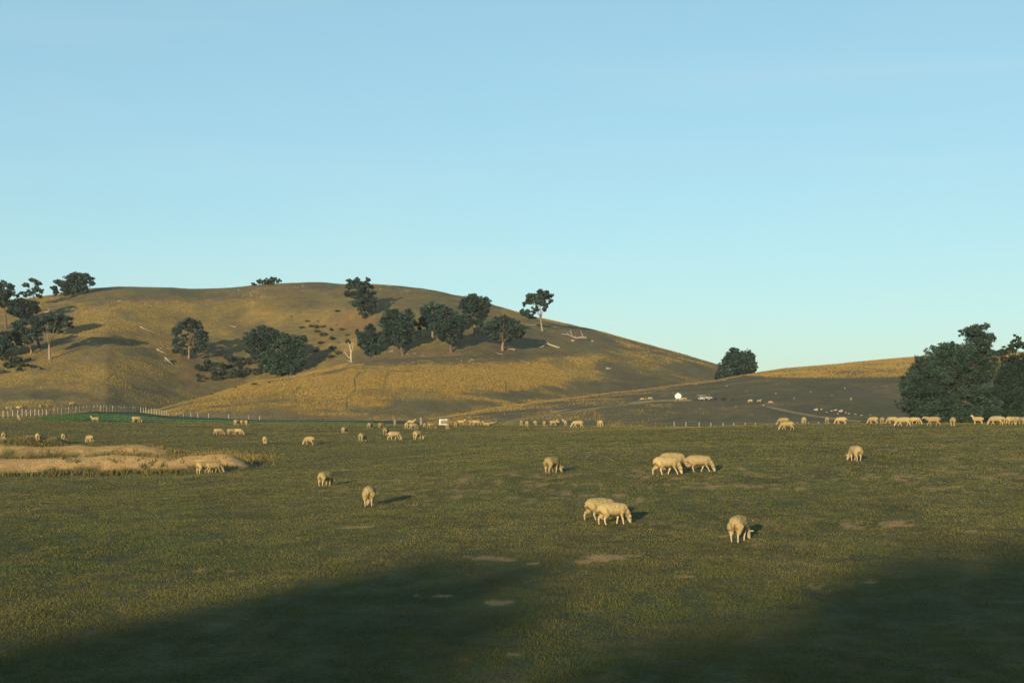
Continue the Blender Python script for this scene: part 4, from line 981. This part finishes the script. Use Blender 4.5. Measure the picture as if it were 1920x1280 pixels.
    # dirty belly and hind stain double as shading painted into the wool; dark hooves
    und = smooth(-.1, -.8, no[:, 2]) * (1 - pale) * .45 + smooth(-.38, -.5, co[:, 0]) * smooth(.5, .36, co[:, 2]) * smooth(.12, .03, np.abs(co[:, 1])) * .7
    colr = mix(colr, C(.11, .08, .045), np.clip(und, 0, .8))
    colr = mix(colr, C(.16, .12, .08), smooth(.045, .02, co[:, 2]) * (0 if lie else .7))
    at = out.color_attributes.new('Col', 'FLOAT_COLOR', 'POINT'); c4 = np.ones((n, 4), np.float32); c4[:, :3] = colr
    at.data.foreach_set('color', c4.ravel())
    out.materials.clear(); out.materials.append(M_wool)
    out.polygons.foreach_set('use_smooth', np.ones(len(out.polygons), dtype=bool)); out.update()
    return out
SM = dict(g0=sheep_mesh('graze', 0, .02), g1=sheep_mesh('graze', 1, .10), g2=sheep_mesh('graze', 2, -.10), g3=sheep_mesh('graze', 3, .04, 1.06), s=sheep_mesh('stand', 0, 0), s2=sheep_mesh('stand', 1, .08), w=sheep_mesh('walk', 3, 0), l=sheep_mesh('lie', 0, .04))
def sheep(px, py, hpx, head, pose, label, layers=(ground_L,), ymin=14, group='flock grazing the paddock', clamp=(.88, 1.14)):
    b = hit(px, py, list(layers), ymin)
    full = .84 if pose in ('s', 's2') else (.45 if pose == 'l' else .715)
    s = min(clamp[1], max(clamp[0], hpx * b.y / F / full))
    o = link('sheep', SM[pose], loc=(b.x, b.y, b.z - .012)); o.scale = (s, s, s); o.rotation_euler.z = math.radians(90 - head) - math.atan2(px - 960, F)      # headings are read against the line of sight
    tag(o, label, 'sheep', group); return o
S_ = [
 (1385, 1015, 51, 15, 'g2', 'nearest sheep, seen from behind, one ear out to the right'),
 (1150, 983, 43, 62, 'g1', 'front sheep of the close overlapping pair, grazing to the right'),
 (1126, 974.5, 43, 58, 'g3', 'rear sheep of the close overlapping pair, half hidden'),
 (693, 949, 40, 6, 'g1', 'narrow sheep seen straight from behind with a long shadow, left of centre'),
 (610, 911, 28, 32, 'g0', 'sheep with shaded head, alone left of the one seen straight from behind'),
 (1035, 887, 32, 28, 'g2', 'lone sheep in the middle of the paddock with its shadow to the right'),
 (1250, 890, 36, 62, 'g3', 'left sheep of the trio, in front of a half hidden one'),
 (1262, 880, 33, 70, 'g0', 'half hidden sheep at the back of the trio'),
 (1311, 885, 33, 76, 'g3', 'right sheep of the trio, sideways with spread legs'),
 (1604, 864, 30, -22, 'g1', 'lone sheep far right in the paddock, one ear out to the left'),
 (382, 888, 24, 48, 'g0', 'front sheep of the pair at the end of the sandy bank'),
 (401, 886.5, 21, 74, 'g3', 'rear sheep of the pair at the end of the sandy bank'),
 (580, 834, 17, -42, 'g1', 'sheep grazing to the left with a long shadow, beyond the dry grass'),
 (497, 832, 14, 3, 'g0', 'slim sheep seen from behind, alone beyond the dry grass'),
 (680, 828, 17, 26, 'g0', 'left of the three mid distance sheep below the timber post'),
 (739, 825, 17, 64, 'g3', 'sideways sheep with shaded head in the middle of the three mid distance sheep'),
 (724, 816, 15, 18, 'g1', 'sheep just behind the sideways one below the timber post'),
 (783, 824, 17, 34, 'g2', 'right of the mid distance sheep, dark flank to the right'),
 (646, 812, 12, 28, 'g0', 'small sheep alone left of the timber post group'),
 (694, 803, 11, 24, 'g1', 'left one of two small sheep left of the stout timber post'),
 (715, 803, 11, 38, 'g0', 'right one of two small sheep left of the stout timber post'),
 (764, 804, 13, 18, 'g0', 'left sheep in the tight cluster between the two timber posts'),
 (775, 805, 12, 58, 'g1', 'front right sheep in the tight cluster between the two timber posts'),
 (771, 797, 10, 88, 's', 'sheep with raised head at the back of the tight cluster'),
 (798, 803, 11, 20, 'g0', 'left of two sheep between the thick timber post and the sign'),
 (809, 804, 12, 54, 'g3', 'right of two sheep between the thick timber post and the sign'),
 (834, 798, 9, 80, 'g0', 'tan sheep right in front of the white sign board'),
 (840, 804, 11, 14, 'g1', 'sheep seen from behind just below the white sign board'),
 (856, 801, 10, 18, 'g0', 'sheep seen from behind right of the white sign board'),
 (865, 796.5, 9, 92, 's', 'sheep standing with raised head right of the sign board'),
 (885, 797, 9, 40, 'g0', 'left sheep of the pair between sign board and track'),
 (893, 797.5, 7, 80, 'g1', 'right sheep of the pair between sign board and track'),
 (912, 797.5, 6, -80, 'l', 'sheep lying down left of the dirt track'),
 (978, 798, 9, 8, 'g0', 'leftmost sheep of the row below the dark slope log'),
 (989, 799, 10, 12, 'g1', 'second sheep from the left in the row below the dark slope log'),
 (1004, 798, 8, 8, 'g0', 'third and small sheep in the row below the dark slope log'),
 (1022, 799, 11, 20, 'g2', 'largest sheep in the row below the dark slope log'),
 (1038, 798, 10, 70, 's', 'sheep with raised head right of the largest in the crest row'),
 (1047, 798, 8, 10, 'g0', 'small sheep tucked behind the raised head sheep in the crest row'),
 (1059, 798, 10, -20, 's2', 'sheep looking back towards the camera at the right end of the crest row'),
 (1083, 801.5, 14, -86, 'g3', 'tawny sheep with white face and legs grazing to the left on the crest'),
 (1100, 796, 7, -80, 's', 'far sheep half sunk behind the crest right of the tawny one'),
 (1125, 800, 13, -24, 'g2', 'pale sheep grazing away to the left, right of the tawny one'),
 (1156, 797, 10, 5, 'g0', 'lone small sheep seen from behind on the crest left of the feeder'),
 (1240, 796, 10, -62, 'g1', 'lone sheep grazing to the left on the crest below the feeder'),
 (1359, 796, 10, 46, 'g3', 'left sheep of the close pair on the crest below the yard shrubs'),
 (1369, 796, 10, 12, 'g0', 'right sheep of the close pair on the crest below the yard shrubs'),
 (1377, 796, 5, -88, 'l', 'sheep lying down right of the close crest pair'),
 (1405, 795.5, 8, 8, 'g0', 'lone sheep seen from behind between crest fence posts'),
 (1433, 795, 8, 5, 'g1', 'left of two small sheep seen from behind on the right crest'),
 (1441, 795, 8, -4, 'g0', 'right of two small sheep seen from behind on the right crest'),
 (1469, 796, 12, -72, 'g0', 'sheep behind the big sideways one on the right crest'),
 (1476, 806, 17, -82, 'g3', 'big sideways sheep grazing to the left below the right crest line'),
 (1507, 794.5, 9, -10, 'g0', 'small sheep just right of the overlapping crest pair'),
 (1552, 794.5, 9, 10, 'g1', 'small sheep seen from behind below the pale rock outcrop'),
 (1577, 795, 8, -84, 'g2', 'low sideways sheep sunk behind the crest below the outcrop'),
 (1637, 794.5, 9, -58, 'g0', 'leftmost sheep of the line in front of the huge gum'),
 (1655, 795, 11, 12, 'g1', 'second sheep of the line in front of the huge gum, from behind'),
 (1673, 794.5, 10, -72, 'g2', 'third sheep of the line in front of the huge gum, grazing left'),
 (1694, 799, 18, -78, 'g3', 'large sideways sheep grazing left under the hanging gum branch'),
 (1716, 795.5, 13, 74, 'g3', 'sheep grazing right under the left side of the huge gum'),
 (1749, 798, 18, -88, 'w', 'sheep walking left with its head held level under the huge gum'),
 (1787, 799, 18, 5, 'g0', 'sheep seen from behind under the middle of the huge gum'),
 (1833, 795, 9, -76, 's', 'small far sheep with raised head in the gum shade'),
 (1868, 797, 18, -66, 'g3', 'large sheep grazing left under the darker gum'),
 (1881, 795, 11, 0, 'g0', 'sheep mostly hidden behind the large one under the darker gum'),
 (1896, 797, 17, 42, 'g1', 'sheep seen obliquely from behind near the right edge'),
 (1906, 795, 13, 60, 'g0', 'sheep hidden behind the oblique one near the right edge'),
 (1917, 796, 13, -30, 'g2', 'sheep cut off by the right edge of the picture'),
 (36, 787, 8, 10, 'g0', 'small sheep in front of the pale post fence at far left'),
 (178, 791.5, 12, -84, 's', 'sheep standing with raised head facing left before the green strip'),
 (256, 792, 12, 70, 'g1', 'sheep facing right before the green strip'),
 (8, 824, 10, 12, 'g0', 'leftmost sheep on the far mound at the left edge'),
 (71, 825.5, 11, 4, 'g1', 'slim sheep on the middle of the far mound'),
 (120, 826, 12, 12, 'g2', 'sheep at the right end of the far mound'),
 (168, 830, 15, -30, 'g0', 'sheep grazing away to the left, right of the far mound'),
 (410, 815, 12, 74, 'g3', 'left sheep of the sideways trio below the green strip'),
 (434, 815, 12, 66, 'g1', 'middle sheep of the sideways trio below the green strip'),
 (446, 815, 12, 96, 'g3', 'right sheep of the sideways trio, grazing right'),
 (444, 797, 11, 34, 'g0', 'left sheep of the trio on the edge of the green strip'),
 (455, 796.5, 9, 40, 'g1', 'middle sheep of the trio on the edge of the green strip'),
 (463, 797, 10, 20, 'g2', 'right sheep of the trio on the edge of the green strip'),
]
for a in S_: sheep(*a)
FARS = [
 (1204, 750.5, 4.5, -80, 'g0', 'left of three tiny sheep left of the feeder'), (1211, 750.5, 5, 10, 's', 'middle of three tiny sheep left of the feeder'), (1219, 750, 6, 80, 'g3', 'right and largest of three tiny sheep left of the feeder'),
 (1278.5, 750.5, 5, -70, 'g1', 'tiny sheep against the foot of the feeder'), (1284, 750, 5, 70, 'g0', 'tiny tan sheep just right of the feeder'),
 (1407, 754.5, 6, -60, 'g0', 'left of three tiny sheep right of the yard shrubs'), (1424, 754.5, 5, 80, 's', 'middle of three tiny sheep right of the yard shrubs'), (1445, 757, 5, 84, 'g1', 'right of three tiny sheep right of the yard shrubs'),
 (1596, 750.5, 5.5, 5, 'g0', 'single tiny sheep alone high on the grazed right slope')]
for a in FARS: sheep(*a, layers=(ground_L, right_L), ymin=200, group='sheep on the far slope', clamp=(.8, 1.2))
HS = [(15, 768, 6, 60, 'leftmost tiny sheep behind the pale post fence'), (22, 769, 6, 20, 'second tiny sheep behind the pale post fence'), (34, 767, 6, -40, 'third tiny sheep behind the pale post fence'), (41, 766, 6, 10, 'fourth tiny sheep behind the pale post fence'),
      (77, 764, 6, 30, 'tiny sheep behind the pale post fence, left one of the separate two'), (89, 764, 6, 5, 'tiny sheep behind the pale post fence, right one of the separate two'), (134, 760, 7, 85, 'tiny sheep standing highest behind the pale post fence')]
for (x, y, h, hd, lb) in HS: sheep(x, y, h, hd, 's' if x == 134 else 'g0', lb, LAYERS, 300, 'sheep behind the fence', (.8, 1.2))

# ------------------------------------------------------------------ tall tufts round the sandy banks
def bank_tufts():
    N = 90000
    px = rng.uniform(-60, 560, N); Y = rng.uniform(74, 122, N); X = to_x(px, Y); z = ground_L.at(px, Y)
    b = [l.at(px, Y) for l in ground_ridges]
    n = fbm(X / 1.3, Y / 1.3, 141, 4)
    foot = np.exp(-((Y - 79.0) / 1.0) ** 2) * smooth(.36, .58, n) * smooth(370, 330, px)
    mid = np.exp(-((Y - 92.5) / 3.2) ** 2) * smooth(.40, .6, n) * smooth(330, 200, px) * 1.0
    far = np.exp(-((Y - 113.5) / 1.8) ** 2) * smooth(.3, .5, n) * smooth(150, 90, px)
    dry = np.exp(-((Y - 94) / 7.0) ** 2) * smooth(.38, .62, n) * smooth(150, 320, px) * smooth(540, 430, px)
    onb = smooth(.64, .76, fbm(X / .9, Y / .9, 143, 3)) * (b[0] > .2) * .5
    p = np.clip(np.maximum.reduce([foot, mid, far, dry * .8, onb]), 0, 1)
    k = rng.random(N) < p
    px, Y, X, z, dry, mid, n = px[k], Y[k], X[k], z[k], dry[k], mid[k], n[k]; m = len(X)
    c = mix(C(.085, .085, .034), C(.20, .15, .058), np.clip(dry * 1.5 + rng.normal(.15, .2, m), 0, 1))
    c = mix(c, C(.085, .06, .05), smooth(.4, .9, mid) * smooth(200, 60, px) * .8) * rng.uniform(.7, 1.3, (m, 1))
    o = blades('bank_tufts', X, Y, z, rng.uniform(.05, .12, m), rng.uniform(.10, .32, m), c, .35)
    tag(o, 'tall olive and dry grass tufts around the sandy banks at left', 'grass', kind='stuff')
bank_tufts()

# ------------------------------------------------------------------ air
bpy.context.view_layer.update()
lo = np.array([1e9] * 3); hi = -lo
for o in sc.objects:
    if o.type == 'MESH':
        for c in o.bound_box:
            w = np.array(o.matrix_world @ Vector(c)); lo = np.minimum(lo, w); hi = np.maximum(hi, w)
lo = np.minimum(lo - 1.0, [-50, -300, -16]); hi = hi + 1.0
mb = MB(); mb.box((lo + hi) / 2, hi - lo)
M_haze = bpy.data.materials.new('haze'); M_haze.use_nodes = True
N_ = M_haze.node_tree.nodes; N_.clear()
ho = N_.new('ShaderNodeOutputMaterial'); hv = N_.new('ShaderNodeVolumePrincipled')
hv.inputs['Color'].default_value = (.90, .95, 1, 1); hv.inputs['Density'].default_value = 5.5e-5; hv.inputs['Anisotropy'].default_value = 0.0
M_haze.node_tree.links.new(hv.outputs[0], ho.inputs['Volume'])
hz = link('haze', mb.mesh('haze', M_haze)); tag(hz, 'thin pale morning haze over the whole valley', 'haze', kind='stuff')
